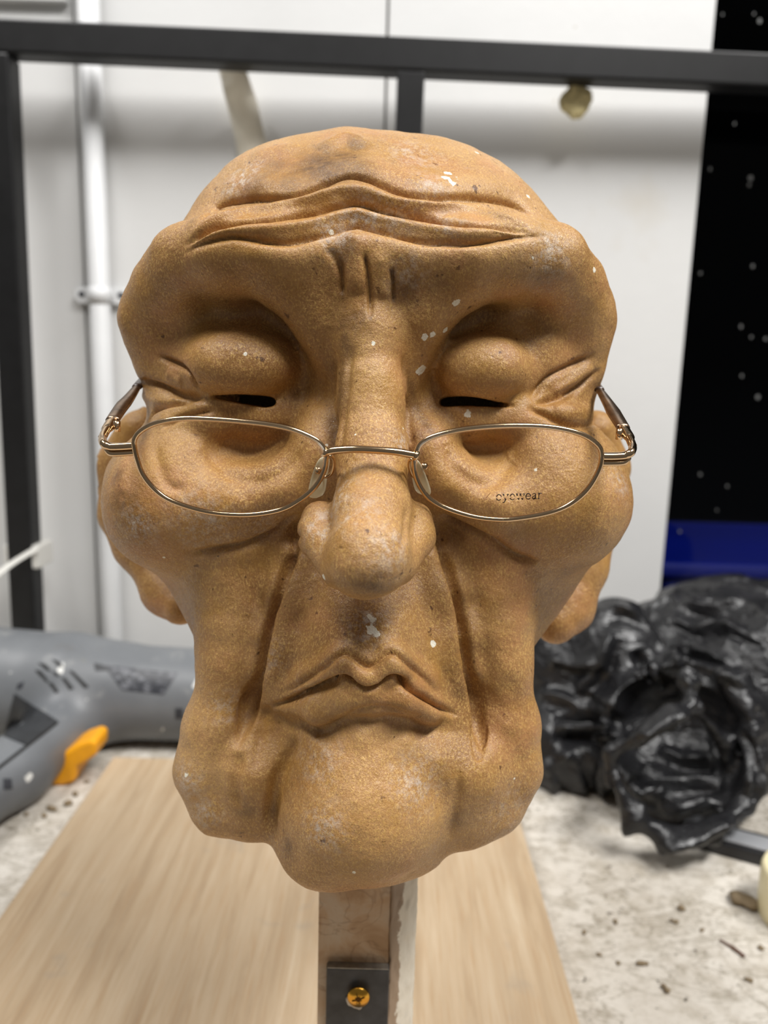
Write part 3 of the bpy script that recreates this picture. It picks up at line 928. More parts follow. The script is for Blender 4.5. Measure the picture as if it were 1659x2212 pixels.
# deep folds between muzzle and jowls
HN = vnormals(HV, HQ)
fl = [(652, 1130), (630, 1195), (604, 1250), (582, 1320), (566, 1385), (556, 1440), (543, 1505), (525, 1565), (506, 1625)]
frr = [(938, 1125), (960, 1190), (984, 1255), (1003, 1335), (1013, 1410), (1024, 1470), (1034, 1520), (1041, 1590), (1040, 1650)]
stroke(fl, -1.6, 2.4, 0.2); stroke(frr, -1.6, 2.4, 0.2)
HN = vnormals(HV, HQ)
stroke(fl, -3.6, 0.95, 0.2, 1.4); stroke(frr, -3.6, 0.95, 0.2, 1.4)
# mouth line
HN = vnormals(HV, HQ)
stroke([(578, 1532), (640, 1506), (700, 1484), (742, 1468), (768, 1484), (792, 1492), (820, 1484), (850, 1464), (890, 1488), (935, 1518), (992, 1548)], -3.2, 0.8, 0.08, 1.5)
stroke([(600, 1542), (640, 1554), (685, 1572), (725, 1562), (775, 1536), (830, 1530), (890, 1544), (950, 1560)], -0.7, 1.3, 0.3)
stroke([(590, 1510), (660, 1468), (735, 1412), (765, 1420), (797, 1440), (830, 1415), (855, 1412), (900, 1448), (950, 1505)], -1.7, 1.1, 0.12)
stroke([(588, 1530), (570, 1545), (560, 1600), (545, 1680)], -0.9, 1.6)
# chin borders
stroke([(640, 1590), (612, 1650), (592, 1720), (580, 1800)], -2.2, 1.7, 0.2); stroke([(990, 1640), (988, 1710), (978, 1780), (968, 1820)], -0.7, 1.4, 0.3)
stroke([(1030, 1560), (1030, 1620), (1038, 1650)], -1.2, 1.0)
stroke([(520, 1620), (505, 1690), (515, 1750)], -1.6, 2.0)
# nose wings
stroke([(884, 1090), (876, 1120), (872, 1160), (860, 1190)], -0.7, 1.0, 0.4)
stroke([(760, 740), (748, 860), (730, 1000)], -0.8, 1.2); stroke([(868, 760), (880, 880), (888, 1000)], -0.8, 1.2)
# ridge on the crown
stroke([(690, 330), (745, 300), (790, 320)], 1.8, 3.0); stroke([(540, 335), (600, 320), (640, 330)], 0.8, 4.0)
# uneven hand-modelled surface
HN = vnormals(HV, HQ)
HV += HN * (0.38 * vnoise(HV, 0.075) + 0.20 * vnoise(HV + 50, 0.22) + 0.05 * vnoise(HV + 90, 0.7))[:, None]

# ---- attributes for grime, crease shade, ochre, dust, painted highlights and paint chips
att = {k: np.zeros(len(HV)) for k in ('stain_shade', 'ochre', 'dust_sheen', 'chip')}


def dabs(kind, lst):
    lst = np.array(lst, float); cs = H.march(lst[:, 0], lst[:, 1])
    for c, (_, _, r, v) in zip(cs, lst):
        m = np.where((np.abs(HV - c) < 2.6 * r).all(1))[0]
        d = np.linalg.norm(HV[m] - c, axis=1)
        att[kind][m] = np.maximum(att[kind][m], v * np.exp(-(d / r) ** 2))


def streak(kind, pix, r, v=1.0):
    pp = catmull(np.array(pix, float), 5); S3 = H.march(pp[:, 0], pp[:, 1])
    m = np.where(((HV > S3.min(0) - 3 * r) & (HV < S3.max(0) + 3 * r)).all(1))[0]
    d, t = poly_dist(HV[m], S3)
    att[kind][m] = np.maximum(att[kind][m], v * np.exp(-(d / r) ** 2))


dabs('stain_shade', ((640, 385, 7, .7), (720, 378, 6, .8), (560, 402, 6, .6), (600, 362, 6, .5), (620, 415, 5, .5), (768, 318, 4, .6), (690, 360, 9, .95), (735, 345, 6, .9), (660, 375, 6, .7), (760, 375, 6, .6), (650, 385, 5, .5), (745, 535, 3, .8), (770, 690, 4, .8), (880, 620, 5, .6), (945, 615, 5, .4), (745, 690, 4, .6), (270, 1080, 6, .8), (255, 1030, 3, .7),
          (815, 1265, 6, .7), (590, 1770, 4, .6), (640, 1690, 5, .4), (530, 1750, 4, .5), (620, 1830, 4, .6), (990, 1770, 3.5, .5), (985, 1145, 5, .6), (1240, 1230, 6, .4), (720, 800, 4, .5), (905, 940, 3, .4),
          (430, 640, 5, .35), (1180, 590, 6, .5), (1130, 1150, 6, .3), (740, 1440, 3, .2)))
dabs('ochre', ((600, 400, 12, .5), (500, 470, 12, .5), (700, 480, 12, .6), (800, 1080, 8, .3), (690, 850, 8, .6), (900, 760, 8, .6), (560, 900, 10, .4), (1180, 870, 10, .4), (700, 1550, 10, .5), (860, 1520, 8, .5),
          (650, 1700, 10, .5), (800, 1800, 10, .4), (560, 1560, 8, .4), (470, 1000, 8, .2), (300, 1100, 10, .4), (770, 640, 8, .4)))
dabs('dust_sheen', ((520, 392, 6, 1), (545, 370, 4, .8), (1190, 545, 6, .8), (790, 465, 6, 1), (850, 470, 6, .8), (960, 490, 5, 1), (700, 1140, 5, .9), (770, 1110, 6, .6), (730, 1070, 6, .8), (840, 1180, 6, .6), (300, 1140, 5, 1), (440, 1130, 9, .7),  # upper left forehead and right brow dabs are painted highlights
          (560, 1130, 6, .5), (800, 1350, 5, 1), (900, 1690, 7, .7), (700, 1790, 6, .7), (690, 1640, 7, .5), (880, 590, 5, .5), (400, 1690, 5, .8), (440, 1760, 5, .9), (490, 1530, 5, .6), (1100, 1750, 8, .4), (1340, 1040, 5, .7),
          (870, 960, 3, 1), (720, 510, 5, 1), (930, 400, 5, .7), (650, 1500, 4, .3), (890, 330, 8, .6), (580, 1420, 5, .4)))
dabs('chip', ((962, 388, 2.0, .85), (976, 398, 2.2, .75), (968, 374, 1.5, .85), (985, 388, 1.4, .7), (1030, 328, 1.0, .9), (1140, 425, .9, .9), (1283, 582, 1.0, .9), (985, 655, 1.3, .9), (990, 650, .9, .8), (918, 728, 1.2, .9), (935, 722, 1.2, .8), (962, 712, 1.3, .9),
          (912, 800, 2.0, .9), (903, 803, 1.2, .8), (1012, 893, 1.6, .8), (1163, 834, .9, .9), (1157, 1015, .8, 1), (530, 765, .7, .9), (800, 1358, 2.0, .75), (806, 1340, 1.4, .7), (813, 1370, 1.2, .8), (937, 1390, 1.2, 1), (798, 1330, 1.0, .8),
          (699, 1246, 1.0, .9), (1246, 1277, 1.0, .9), (770, 505, 1.1, .9), (715, 500, 1.4, .7), (838, 490, 1.0, .7), (1113, 1683, .6, 1), (765, 1885, .8, .9), (401, 1672, 1.3, .7), (515, 1608, .9, .8), (1285, 908, 1.0, .9), (870, 925, .8, .8),
          (1150, 558, .7, .9), (806, 742, .8, .9), (300, 1140, 1.0, .5), (767, 938, .5, 1), (706, 962, .6, .9), (355, 1203, .8, .8), (1130, 480, .6, .9)))
for s_ in ([(735, 560), (739, 600), (740, 640)], [(790, 560), (800, 640), (800, 690)], [(847, 585), (850, 650)]):
    streak('stain_shade', s_, 0.8, 0.9)
streak('stain_shade', fl[2:6], 1.0, 0.6); streak('stain_shade', frr[1:5], 1.0, 0.6); streak('stain_shade', [(745, 720), (740, 820), (722, 960)], 2.2, 0.55); streak('stain_shade', [(878, 800), (900, 880), (930, 930)], 1.6, 0.5)  # shade painted along the folds; nose sides darkened as well
streak('stain_shade', [(600, 1525), (700, 1486), (742, 1470), (790, 1490)], 0.7, 0.6)  # darker along the mouth line

base = np.array([HV[:, 0].mean(), HV[:, 1].mean(), HV[:, 2].min()])
me = mesh_np('sculpted_head', (HV - base) / 1000, HQ)
att['dust_sheen'] *= 0.75
for k, v in att.items():
    a = me.attributes.new(k, 'FLOAT', 'POINT'); a.data.foreach_set('value', v.astype(np.float32))
head = link('sculpted_head', me, M['clay'], None, tuple(base / 1000 + np.array([0, 0, CAMZ])))
tag(head, 'tan latex clay sculpture of a wrinkled frowning old head with closed eyes', 'sculpture')

# ------------------------------------------------------------------ spectacles (built in mm, camera at the origin)
GX0 = float(P(800, 975, 186)[0]); GZ0 = float(P(800, 975, 186)[2])


def gl(px, py, dy=0.0):
    """point of the frame front: a plane tipped forward at the top and wrapped a little round the face"""
    d = ray(px, py); Y = 186.0
    for _ in range(12):
        p = d * (Y / d[1]); Y = 186.0 + dy - 0.25 * (p[2] - GZ0) + (p[0] - GX0) ** 2 / 1000.0
    return d * (Y / d[1])


GB = np.array([GX0, 190.0, GZ0 - 20])
gs = thing('spectacles', 'thin gold wire spectacles perched low on the nose of the sculpture', 'glasses', tuple(GB / 1000 + np.array([0, 0, CAMZ])))
mmw = lambda pts: (np.asarray(pts) - GB) / 1000
RIML = [(290, 952), (301, 934), (327, 918), (363, 908), (399, 904), (435, 904), (499, 908), (574, 916), (630, 927), (671, 944), (693, 959), (703, 976), (704, 996), (699, 1020), (682, 1050), (648, 1080), (604, 1102), (536, 1112), (462, 1108), (406, 1095), (361, 1077), (331, 1054), (308, 1024), (297, 994), (291, 970)]
RIMR = [(900, 976), (911, 957), (944, 940), (1004, 927), (1079, 920), (1154, 920), (1210, 926), (1255, 938), (1284, 955), (1298, 974), (1298, 1002), (1284, 1035), (1262, 1065), (1228, 1091), (1184, 1108), (1124, 1119), (1079, 1122), (1023, 1116), (967, 1099), (929, 1078), (907, 1050), (896, 1020), (895, 995)]
for side, rim in ((-1, RIML), (1, RIMR)):
    c = np.array([gl(x, y) for x, y in catmull(rim, 4, True)])
    tube('rim', mmw(c), 0.00068, M['gold'], gs, 10, True)
    # lens: slightly domed disc with real thickness
    cen = c.mean(0); n = len(c); V = []; Fc = []
    rings = 6
    for th in (0.0, 1.5):
        for k in range(rings + 1):
            s_ = k / rings
            for p in c:
                q_ = cen + (p - cen) * s_
                q_ = q_ + np.array([0, -1.6 * (1 - s_ * s_) + th - 0.7, 0]); V.append((q_ - GB) / 1000)
    m_ = (rings + 1) * n
    for t_ in (0, 1):
        for k in range(rings):
            for i in range(n):
                j = (i + 1) % n; b0 = t_ * m_ + k * n
                f_ = (b0 + i, b0 + j, b0 + n + j, b0 + n + i); Fc.append(f_ if t_ else f_[::-1])
    for i in range(n):
        j = (i + 1) % n; Fc.append((rings * n + i, rings * n + j, m_ + rings * n + j, m_ + rings * n + i))
    lens = link('lens', mesh('lens', V, Fc, True), M['lens'], gs)
    if side == 1: lens_r = lens; lens_r['label'] = 'clear lens with the faded word eyewear printed near its lower edge'
tube('bridge', mmw(catmull([gl(703, 978, -0.4), gl(722, 973, -1.0), gl(760, 970, -1.6), gl(800, 971.5, -1.8), gl(850, 975, -1.5), gl(880, 980, -1.0), gl(899, 984, -0.4)], 6)), 0.00095, M['gold'], gs, 12)
# little collars where bridge meets the rims
for a, b in (((700, 975), (707, 980)), ((895, 983), (902, 986))):
    tube('bridge_collar', mmw([gl(*a, -0.4), gl(*b, -0.4)]), 0.0013, M['gold'], gs, 12)
# end pieces, hinges, temples
for side, e, hg, arm in ((-1, [(291, 963), (262, 965), (238, 965), (224, 958)], [(222, 944, 196), (232, 926, 201), (243, 908, 206)], [(243, 908, 206), (262, 880, 215), (280, 858, 223), (296, 836, 232), (310, 820, 250), (322, 808, 272), (332, 806, 290), (336, 840, 302)]),
                         (1, [(1300, 986), (1325, 986), (1350, 984), (1364, 976)], [(1366, 962, 196), (1358, 944, 200), (1346, 924, 205)], [(1346, 924, 205), (1330, 898, 213), (1313, 870, 221), (1295, 842, 232), (1281, 824, 250), (1270, 812, 272), (1258, 812, 290), (1254, 845, 302)])):
    ep = [gl(x, y, 0.6) for x, y in e]
    tube('end_piece', mmw(catmull(np.r_[ep, [P(*h_) for h_ in hg[:2]]], 5)), 0.00105, M['gold'], gs, 10)
    tube('end_piece', mmw(catmull([p + np.array([0, 0.2, -1.7]) for p in ep[:-1]] + [P(e[-1][0] + side * -6, e[-1][1] + 12, 191.5)], 5)), 0.00075, M['gold'], gs, 8)
    hp = [P(*h_) for h_ in hg]
    tube('hinge', mmw(catmull(hp, 4)), [0.0012] * 4 + [0.0016] * 5, M['gold'], gs, 10, False, 0.6)
    tube('temple', mmw(catmull([P(*h_) for h_ in arm[:4]], 6)), np.r_[np.linspace(0.0019, 0.0021, 9), np.linspace(0.0020, 0.0012, 10)], M['goldarm'], gs, 12, False, 0.5)
    tube('temple_tip', mmw(catmull([P(*h_) for h_ in arm[3:]], 6)), 0.0015, M['tip'], gs, 10, False, 0.6)
    hb = P(*hg[1]) + np.array([-side * 2.2, 1.0, 0.6])
    tube('hinge_screw', mmw([hb + np.array([0, 0, -1.4]), hb + np.array([0, 0, 1.4])]), 0.0009, M['gold'], gs, 10)
# nose pads on their wire arms
for side, wire, pad in ((-1, [(704, 990), (716, 985), (722, 1000), (716, 1022), (700, 1030), (686, 1016)], [(702, 985), (690, 1030), (682, 1076)]), (1, [(896, 998), (886, 992), (884, 1008), (894, 1030), (908, 1026), (916, 1008)], [(893, 990), (906, 1032), (916, 1070)])):
    dys = [0.0, 1.0, 2.5, 4.0, 4.2, 3.4]
    tube('pad_arm', mmw(catmull([gl(x, y, d_) for (x, y), d_ in zip(wire, dys)], 5)), 0.00045, M['gold'], gs, 8)
    bx = gl(wire[-1][0], wire[-1][1], 3.0)
    V, Fc = tube_vf(mmw([bx + np.array([0, -0.9, 0.3]), bx + np.array([0, -0.3, 0.1]), bx + np.array([0, 0.6, -0.2])]), [0.0006, 0.0011, 0.0009], 10)
    link('pad_box', mesh('pad_box', V, Fc, True), M['gold'], gs)
    pc = np.array([gl(pad[0][0], pad[0][1], 3.5), gl(pad[1][0], pad[1][1], 4.2), gl(pad[2][0], pad[2][1], 3.2)])
    cc = catmull(pc, 8); nn = len(cc); tt = np.linspace(0, 1, nn)
    rr = 0.0032 * np.sqrt(np.clip(1 - (2 * tt - 1) ** 4, 0.01, 1)) * (0.7 + 0.4 * tt)
    # flattened pad turned to lie along the side of the nose
    V, Fc = [], []
    for i in range(nn):
        for k in range(14):
            a = 2 * math.pi * k / 14
            wv = np.array([-side * 0.62, 0.78, 0.0]); nv = np.array([side * 0.78, 0.62, 0.0])
            V.append((cc[i] - GB) / 1000 + rr[i] * (math.cos(a) * wv + 0.30 * math.sin(a) * nv))
    for i in range(nn - 1):
        for k in range(14):
            l = (k + 1) % 14; Fc.append((i * 14 + k, i * 14 + l, (i + 1) * 14 + l, (i + 1) * 14 + k))
    Fc += [tuple(range(13, -1, -1)), tuple((nn - 1) * 14 + k for k in range(14))]
    link('nose_pad', mesh('nose_pad', V, Fc, True), M['pad'], gs)
# faded print on the right lens
GLY = {'e': [[(.14, .54), (.88, .54), (.84, .80), (.52, 1.0), (.2, .82), (.1, .5), (.2, .15), (.55, 0), (.9, .18)]],
       'y': [[(.12, 1), (.52, .05)], [(.92, 1), (.52, .05), (.28, -.42), (.05, -.38)], [(0, 1), (.3, 1)], [(.72, 1), (1.05, 1)]],
       'w': [[(.08, 1), (.3, 0), (.52, .9), (.76, 0), (.98, 1)], [(0, 1), (.22, 1)], [(.82, 1), (1.08, 1)], [(.4, 1), (.6, 1)]],
       'a': [[(.15, .78), (.42, 1), (.68, .8), (.7, .1), (.95, .04)], [(.7, .58), (.3, .46), (.12, .22), (.35, 0), (.7, .2)]],
       'r': [[(.28, 0), (.28, 1)], [(.28, .62), (.5, .95), (.86, .92)], [(.05, 0), (.55, 0)], [(.05, 1), (.28, 1)]]}
LV, LF = [], []
def lens_front(px, py):
    """point just in front of the right lens's domed face"""
    c = np.array([gl(x, y) for x, y in RIMR]); cen = c.mean(0); p = gl(px, py)
    ang = math.atan2(p[2] - cen[2], p[0] - cen[0]); aa = np.arctan2(c[:, 2] - cen[2], c[:, 0] - cen[0])
    rim_r = np.interp(ang, np.sort(aa), np.hypot(c[:, 0] - cen[0], c[:, 2] - cen[2])[np.argsort(aa)])
    s_ = math.hypot(p[0] - cen[0], p[2] - cen[2]) / rim_r
    return cen + (p - cen) + np.array([0, -1.6 * (1 - s_ * s_) - 0.78, 0])
def ink(pts, r):
    V, Fc = tube_vf(mmw(pts), r, 6, False, 0.5); b = len(LV)
    LV.extend(V); LF.extend([tuple(i + b for i in f) for f in Fc])
for ch, x0, w_, worn in (('e', 1069, 12, 1), ('y', 1083, 13, 1), ('e', 1098, 12, 1), ('w', 1112, 18, 1), ('e', 1132, 12, 0), ('a', 1146, 11, 0), ('r', 1158, 10, 0)):
    yb = 1078 - (x0 - 1069) * 0.035
    for st in GLY[ch]:
        st = catmull(st, 6); run = []
        for (u, v) in list(st) + [(None, None)]:
            ok = u is not None and not (worn and 0.36 < v < 0.60)
            if ok: run.append(lens_front(x0 + u * w_, yb - v * 12.5))
            else:
                if len(run) > 1: ink(np.array(run), 0.0002)
                run = []
prn = link('lettering', mesh('lettering', LV, LF), M['ink'], lens_r)
LV, LF = [], []
ink(np.array([lens_front(1048, 1073), lens_front(1057, 1062)]), 0.00012); ink(np.array([lens_front(1044, 1076), lens_front(1050, 1077)]), 0.0001)
ink(np.array([lens_front(1174, 1076), lens_front(1178, 1076)]), 0.0001)
link('worn_stroke', mesh('worn_stroke', LV, LF), M['ink2'], lens_r)

# ------------------------------------------------------------------ stand under the head: board, post, bracket, screw
BT = 0.018
A = on_z(240, 1634, BT); B = on_z(1084, 1638, BT); D_ = on_z(0, 1990, BT); E_ = on_z(1255, 2212, BT)
xl_, xr_ = (A[0] + D_[0]) / 2, (B[0] + E_[0]) / 2
st = thing('mounting_stand', 'pale plywood base board with upright timber post carrying the head', 'stand', ((xl_ + xr_) / 2, 0.33, 0))
hw = (xr_ - xl_) / 2
box('base_board', -hw, hw, -0.22, A[1] - 0.33, 0.0003, BT, M['ply'], st, 0.0012)
YP = 0.230
p0 = PW(688, 2000, YP) - np.array(st.location); p1 = PW(840, 2000, YP) - np.array(st.location); p2 = PW(897, 2000, YP + 0.007) - np.array(st.location)
y0 = YP - 0.33
ztp = 0.205
foot = [(p0[0], y0), (p1[0], y0), (p2[0], p2[1]), (p2[0], y0 + 0.028), (p0[0], y0 + 0.028)]
V = [(x, y, z) for z in (BT, ztp) for x, y in foot]
Fc = [(4, 3, 2, 1, 0), (5, 6, 7, 8, 9)] + [(i, (i + 1) % 5, (i + 1) % 5 + 5, i + 5) for i in range(5)]
po = link('post', mesh('post', V, Fc), M['post'], st)
# the chamfered corner carries a thick flaking coat of white paint
q1 = np.array([p1[0] + 0.0006, y0 - 0.0002]); q2 = np.array([p2[0] + 0.0003, p2[1] - 0.0006])
V = []; nz = 90; nx = 10
rs = np.random.RandomState(4)
for i in range(nz + 1):
    for j in range(nx + 1):
        f = q1 + (q2 - q1) * j / nx; V.append((f[0] + rs.normal(0, 0.00012), f[1] + rs.normal(0, 0.00022) - 0.0004, BT + (ztp - BT - 0.001) * i / nz))
Fc = [(i * (nx + 1) + j, i * (nx + 1) + j + 1, (i + 1) * (nx + 1) + j + 1, (i + 1) * (nx + 1) + j) for i in range(nz) for j in range(nx)]
fl_ = link('paint_coat', mesh('paint_coat', V, Fc, True), M['flaky'], po); fl_.modifiers.new('t', 'SOLIDIFY').thickness = 0.0004
# angle bracket
b0 = PW(705, 2100, YP - 0.003) - np.array(st.location); b1 = PW(841, 2100, YP - 0.003) - np.array(st.location)
zt = (PW(770, 2093, YP - 0.003) - np.array(st.location))[2]
V = [(b0[0], y0 - 0.003, BT + 0.0001), (b1[0], y0 - 0.003, BT + 0.0001), (b1[0], y0 - 0.0001, BT + 0.0001), (b0[0], y0 - 0.0001, BT + 0.0001)]
br = box('bracket', b0[0], b1[0], y0 - 0.0030, y0 - 0.0001, BT + 0.0032, zt, M['steel'], st, 0.0004)
box('bracket_foot', b0[0], b1[0], y0 - 0.045, y0 - 0.0001, BT + 0.0001, BT + 0.0031, M['steel'], br, 0.0004)
box('bracket_edge', b0[0] + 0.0003, b1[0] - 0.0003, y0 - 0.0029, y0 - 0.0002, zt - 0.0003, zt + 0.0001, M['edge'], br)
sc = PW(774, 2160, YP - 0.006) - np.array(st.location)
prof = [(0.0, 0.0000), (0.0012, 0.0), (0.0036, 0.0005), (0.0038, 0.0010), (0.0036, 0.0016), (0.0018, 0.0034)]
V, Fc = [], []
for r_, d_ in prof:
    for k in range(24):
        a = 2 * math.pi * k / 24; V.append((sc[0] + r_ * math.cos(a), y0 - 0.0058 + d_, sc[2] + r_ * math.sin(a)))
for i in range(len(prof) - 1):
    for k in range(24):
        l = (k + 1) % 24; Fc.append((i * 24 + k, i * 24 + l, (i + 1) * 24 + l, (i + 1) * 24 + k))
scr = link('screw', mesh('screw', V, Fc, True), M['brass'], br)
scr['label'] = 'yellow zinc cross-head screw'
star = []
for k in range(16):
    a = 2 * math.pi * k / 16 + math.radians(20); r_ = [0.0023, 0.0007, 0.0013, 0.0007][k % 4]; star.append((sc[0] + r_ * math.cos(a), sc[2] + r_ * math.sin(a)))
prism('screw_recess', star, y0 - 0.00602, y0 - 0.0052, M['recess'], br)
gb = Sculpt()
for dx, dz, r_ in ((-2.6, -3.4, 1.3), (-1.0, -4.3, 1.2), (0.4, -5.0, 0.9), (-3.4, -2.2, 0.9)):
    gb.ell((dx, 0, dz), (r_, 0.9, r_), 0.8)
V, Q = gb.mesh((-7, -4, -9), (5, 4, 3), 0.6, 1)
link('glue_smear', mesh_np('glue_smear', V / 1000 + np.array([sc[0], y0 - 0.0034, sc[2]]), Q), M['glue'], br)

# ------------------------------------------------------------------ heat gun lying on the bench (mm, camera at the origin)
G = Sculpt()
ZB = -CAMZ * 1000
G.chain([(-60, 602, ZB + 37), (-222, 602, ZB + 40), (-255, 600, ZB + 44), (-360, 604, ZB + 47)], [36, 39, 42, 45], 10)
G.chain([(-243, 572, ZB + 27), (-256, 500, ZB + 23), (-275, 420, ZB + 22), (-282, 370, ZB + 22)], [26, 22, 21, 20], 16)
G.ell((-338, 606, ZB + 85), (14, 16, 12), 8)
GV, GQ = G.mesh((-420, 330, ZB - 4), (-10, 670, ZB + 112), 5.0, 1)
GV[:, 2] = np.maximum(GV[:, 2], ZB + 0.5)
GB2 = np.array([-200.0, 590.0, ZB])
gun = thing('heat_gun', 'grey plastic heat gun with amber trigger lying on the bench', 'heat gun', tuple(GB2 / 1000 + np.array([0, 0, CAMZ])))
body = link('housing', mesh_np('housing', (GV - GB2) / 1000, GQ), M['gun'], gun)
V, Fc = tube_vf((np.array([(-62, 602, ZB + 37), (-30, 602, ZB + 37), (20, 602, ZB + 37), (22, 602, ZB + 37)]) - GB2) / 1000, [0.024, 0.0225, 0.0215, 0.019], 28)
link('nozzle', mesh('nozzle', V, Fc, True), M['edge'], gun)


def patch(name, quad, mat, th=0.8, n=8, parent=gun, off=0.25, round_=0.0):
    """thin plate that follows the housing's surface; corners in order round the plate"""
    c = np.array(quad, float); U = np.linspace(0, 1, n)
    uv = [(u, v) for v in U for u in U]
    px = [((1 - u) * (1 - v) * c[0] + u * (1 - v) * c[1] + u * v * c[2] + (1 - u) * v * c[3]) for u, v in uv]
    px = np.array(px); p = G.march(px[:, 0], px[:, 1], 330.0, 90); nrm = G.grad(p.astype(np.float32), 0.8)
    top = p + nrm * (off + th); bot = p - nrm * 0.8
    V = np.r_[top, bot]; m = n * n
    Fc = []
    for j in range(n - 1):
        for i in range(n - 1):
            a = j * n + i; f = (a, a + 1, a + n + 1, a + n); Fc.append(f[::-1]); Fc.append(tuple(x + m for x in f))
    rim = list(range(n)) + [j * n + n - 1 for j in range(1, n)] + [(n - 1) * n + i for i in range(n - 2, -1, -1)] + [j * n for j in range(n - 2, 0, -1)]
    for i in range(len(rim)):
        a, b = rim[i], rim[(i + 1) % len(rim)]; Fc.append((a, b, b + m, a + m))
    return link(name, mesh(name, (V - GB2) / 1000, Fc, False), mat, parent)


for qd in ([(112, 1424), (126, 1428), (138, 1442), (124, 1438)], [(82, 1432), (98, 1434), (112, 1450), (100, 1448)], [(75, 1447), (88, 1449), (100, 1463), (88, 1462)], [(112, 1450), (122, 1452), (130, 1462), (120, 1460)],
           [(148, 1448), (158, 1450), (193, 1484), (182, 1487)], [(132, 1464), (142, 1465), (160, 1487), (150, 1491)], [(104, 1474), (114, 1475), (128, 1494), (120, 1498)], [(90, 1462), (98, 1463), (106, 1472), (99, 1473)]):
    patch('vent_slot', qd, M['slot'], 0.15, 4)
patch('rating_label', [(222, 1437), (383, 1454), (354, 1500), (264, 1490)], M['label'], 0.3, 8).__setitem__('label', 'scuffed dark rating label')
patch('label_corner', [(203, 1433), (225, 1437), (240, 1448), (206, 1449)], M['dark'], 0.3, 5)
patch('grip_panel', [(32, 1498), (126, 1560), (60, 1612), (8, 1590)], M['dark'], 0.6, 10)
patch('screw_hole', [(38, 1478), (52, 1472), (48, 1486), (36, 1490)], M['hole'], 0.15, 4)
for (cx, cy, r_) in ((387, 1541, 11), (16, 1694, 12)):
    patch('screw_hole', [(cx - r_ * .8, cy - r_), (cx + r_ * .7, cy - r_), (cx + r_ * .8, cy + r_ * .9), (cx - r_ * .7, cy + r_)], M['hole'], 0.15, 4)
# seam line along the handle
sm = catmull([(-20, 1672), (60, 1610), (122, 1562)], 10); sm = G.march(sm[:, 0], sm[:, 1], 330.0, 90)
V, Fc = tube_vf((sm - GB2) / 1000, 0.0012, 8); link('seam', mesh('seam', V, Fc, True), M['slot'], gun)
# trigger
T3 = lambda x, y: (PW(x, y, 0.530) - np.array(gun.location))
pts = [(T3(x, y)[0], T3(x, y)[2]) for x, y in ((118, 1660), (121, 1640), (150, 1612), (180, 1594), (206, 1585), (219, 1592), (218, 1618), (196, 1634), (178, 1644), (174, 1668), (170, 1676), (148, 1683), (120, 1683))]
prism('trigger', pts, 0.530 - 0.59 - 0.010, 0.530 - 0.59 + 0.016, M['trigger'], gun, 0.003)

# ------------------------------------------------------------------ black bin bag heaped on the bench
K = Sculpt()
pz_ = lambda px, py, Y: P(px, py, Y)
K.ell(pz_(1235, 1610, 560), (48, 40, 46), 10)
K.ell(pz_(1220, 1450, 600), (46, 42, 52), 12)
K.ell(pz_(1330, 1440, 575), (42, 40, 48), 12)
K.ell(pz_(1325, 1365, 590), (24, 26, 26), 12)
K.ell(pz_(1560, 1440, 640), (98, 60, 72), 14)
K.ell(pz_(1650, 1520, 590), (70, 60, 84), 14)
K.ell(pz_(1590, 1365, 690), (84, 46, 54), 14)
K.ell(pz_(1475, 1600, 525), (70, 62, 62), 12)
K.ell(pz_(1485, 1610, 468), (50, 66, 44), 5, None, True)
K.ell(pz_(1520, 1500, 480), (34, 46, 16), 5, None, True)
rim_ = [(1318, 1625, 470), (1325, 1690, 462), (1370, 1765, 452), (1450, 1815, 446), (1540, 1800, 450), (1610, 1740, 462), (1640, 1640, 478), (1625, 1540, 492), (1570, 1470, 504)]
K.chain([pz_(*a) for a in rim_], [5, 6, 8, 9, 8, 7, 8, 8, 7], 6)
K.chain([pz_(1318, 1625, 468), pz_(1380, 1590, 464), pz_(1450, 1550, 466), pz_(1500, 1525, 474), pz_(1490, 1480, 486)], [6, 8, 9, 7, 9], 6)
K.chain([pz_(1160, 1570, 560), pz_(1240, 1572, 548), pz_(1340, 1562, 536)], [4, 5, 4], 4, True)
K.chain([pz_(1500, 1530, 485), pz_(1560, 1600, 490), pz_(1590, 1700, 488)], [5, 6, 5], 5)
K.chain([pz_(1400, 1660, 500), pz_(1480, 1690, 505), pz_(1560, 1670, 505)], [5, 6, 4], 5)
K.chain([pz_(1300, 1360, 566), pz_(1350, 1330, 572), pz_(1400, 1400, 560), pz_(1440, 1480, 540)], [6, 8, 8, 9], 7)
KV, KQ = K.mesh((60, 420, ZB - 30), (400, 760, ZB + 170), 6.0, 2)


FC = {}


def fold(pix, amp, w, sharp=1.6):
    """a crease or ridge in the plastic along a line on the bag"""
    pp = catmull(np.array(pix, float), 5); key = tuple(map(tuple, pix))
    if key not in FC: FC[key] = K.march(pp[:, 0], pp[:, 1], 400.0, 40)
    S3 = FC[key]
    m = np.where(((KV > S3.min(0) - 3 * w) & (KV < S3.max(0) + 3 * w)).all(1))[0]
    d, t = poly_dist(KV[m], S3, KN[m]); tp = np.clip(np.minimum(t, 1 - t) / 0.2, 0, 1)
    KV[m] += KN[m] * (amp * np.exp(-(d / w) ** sharp) * tp)[:, None]


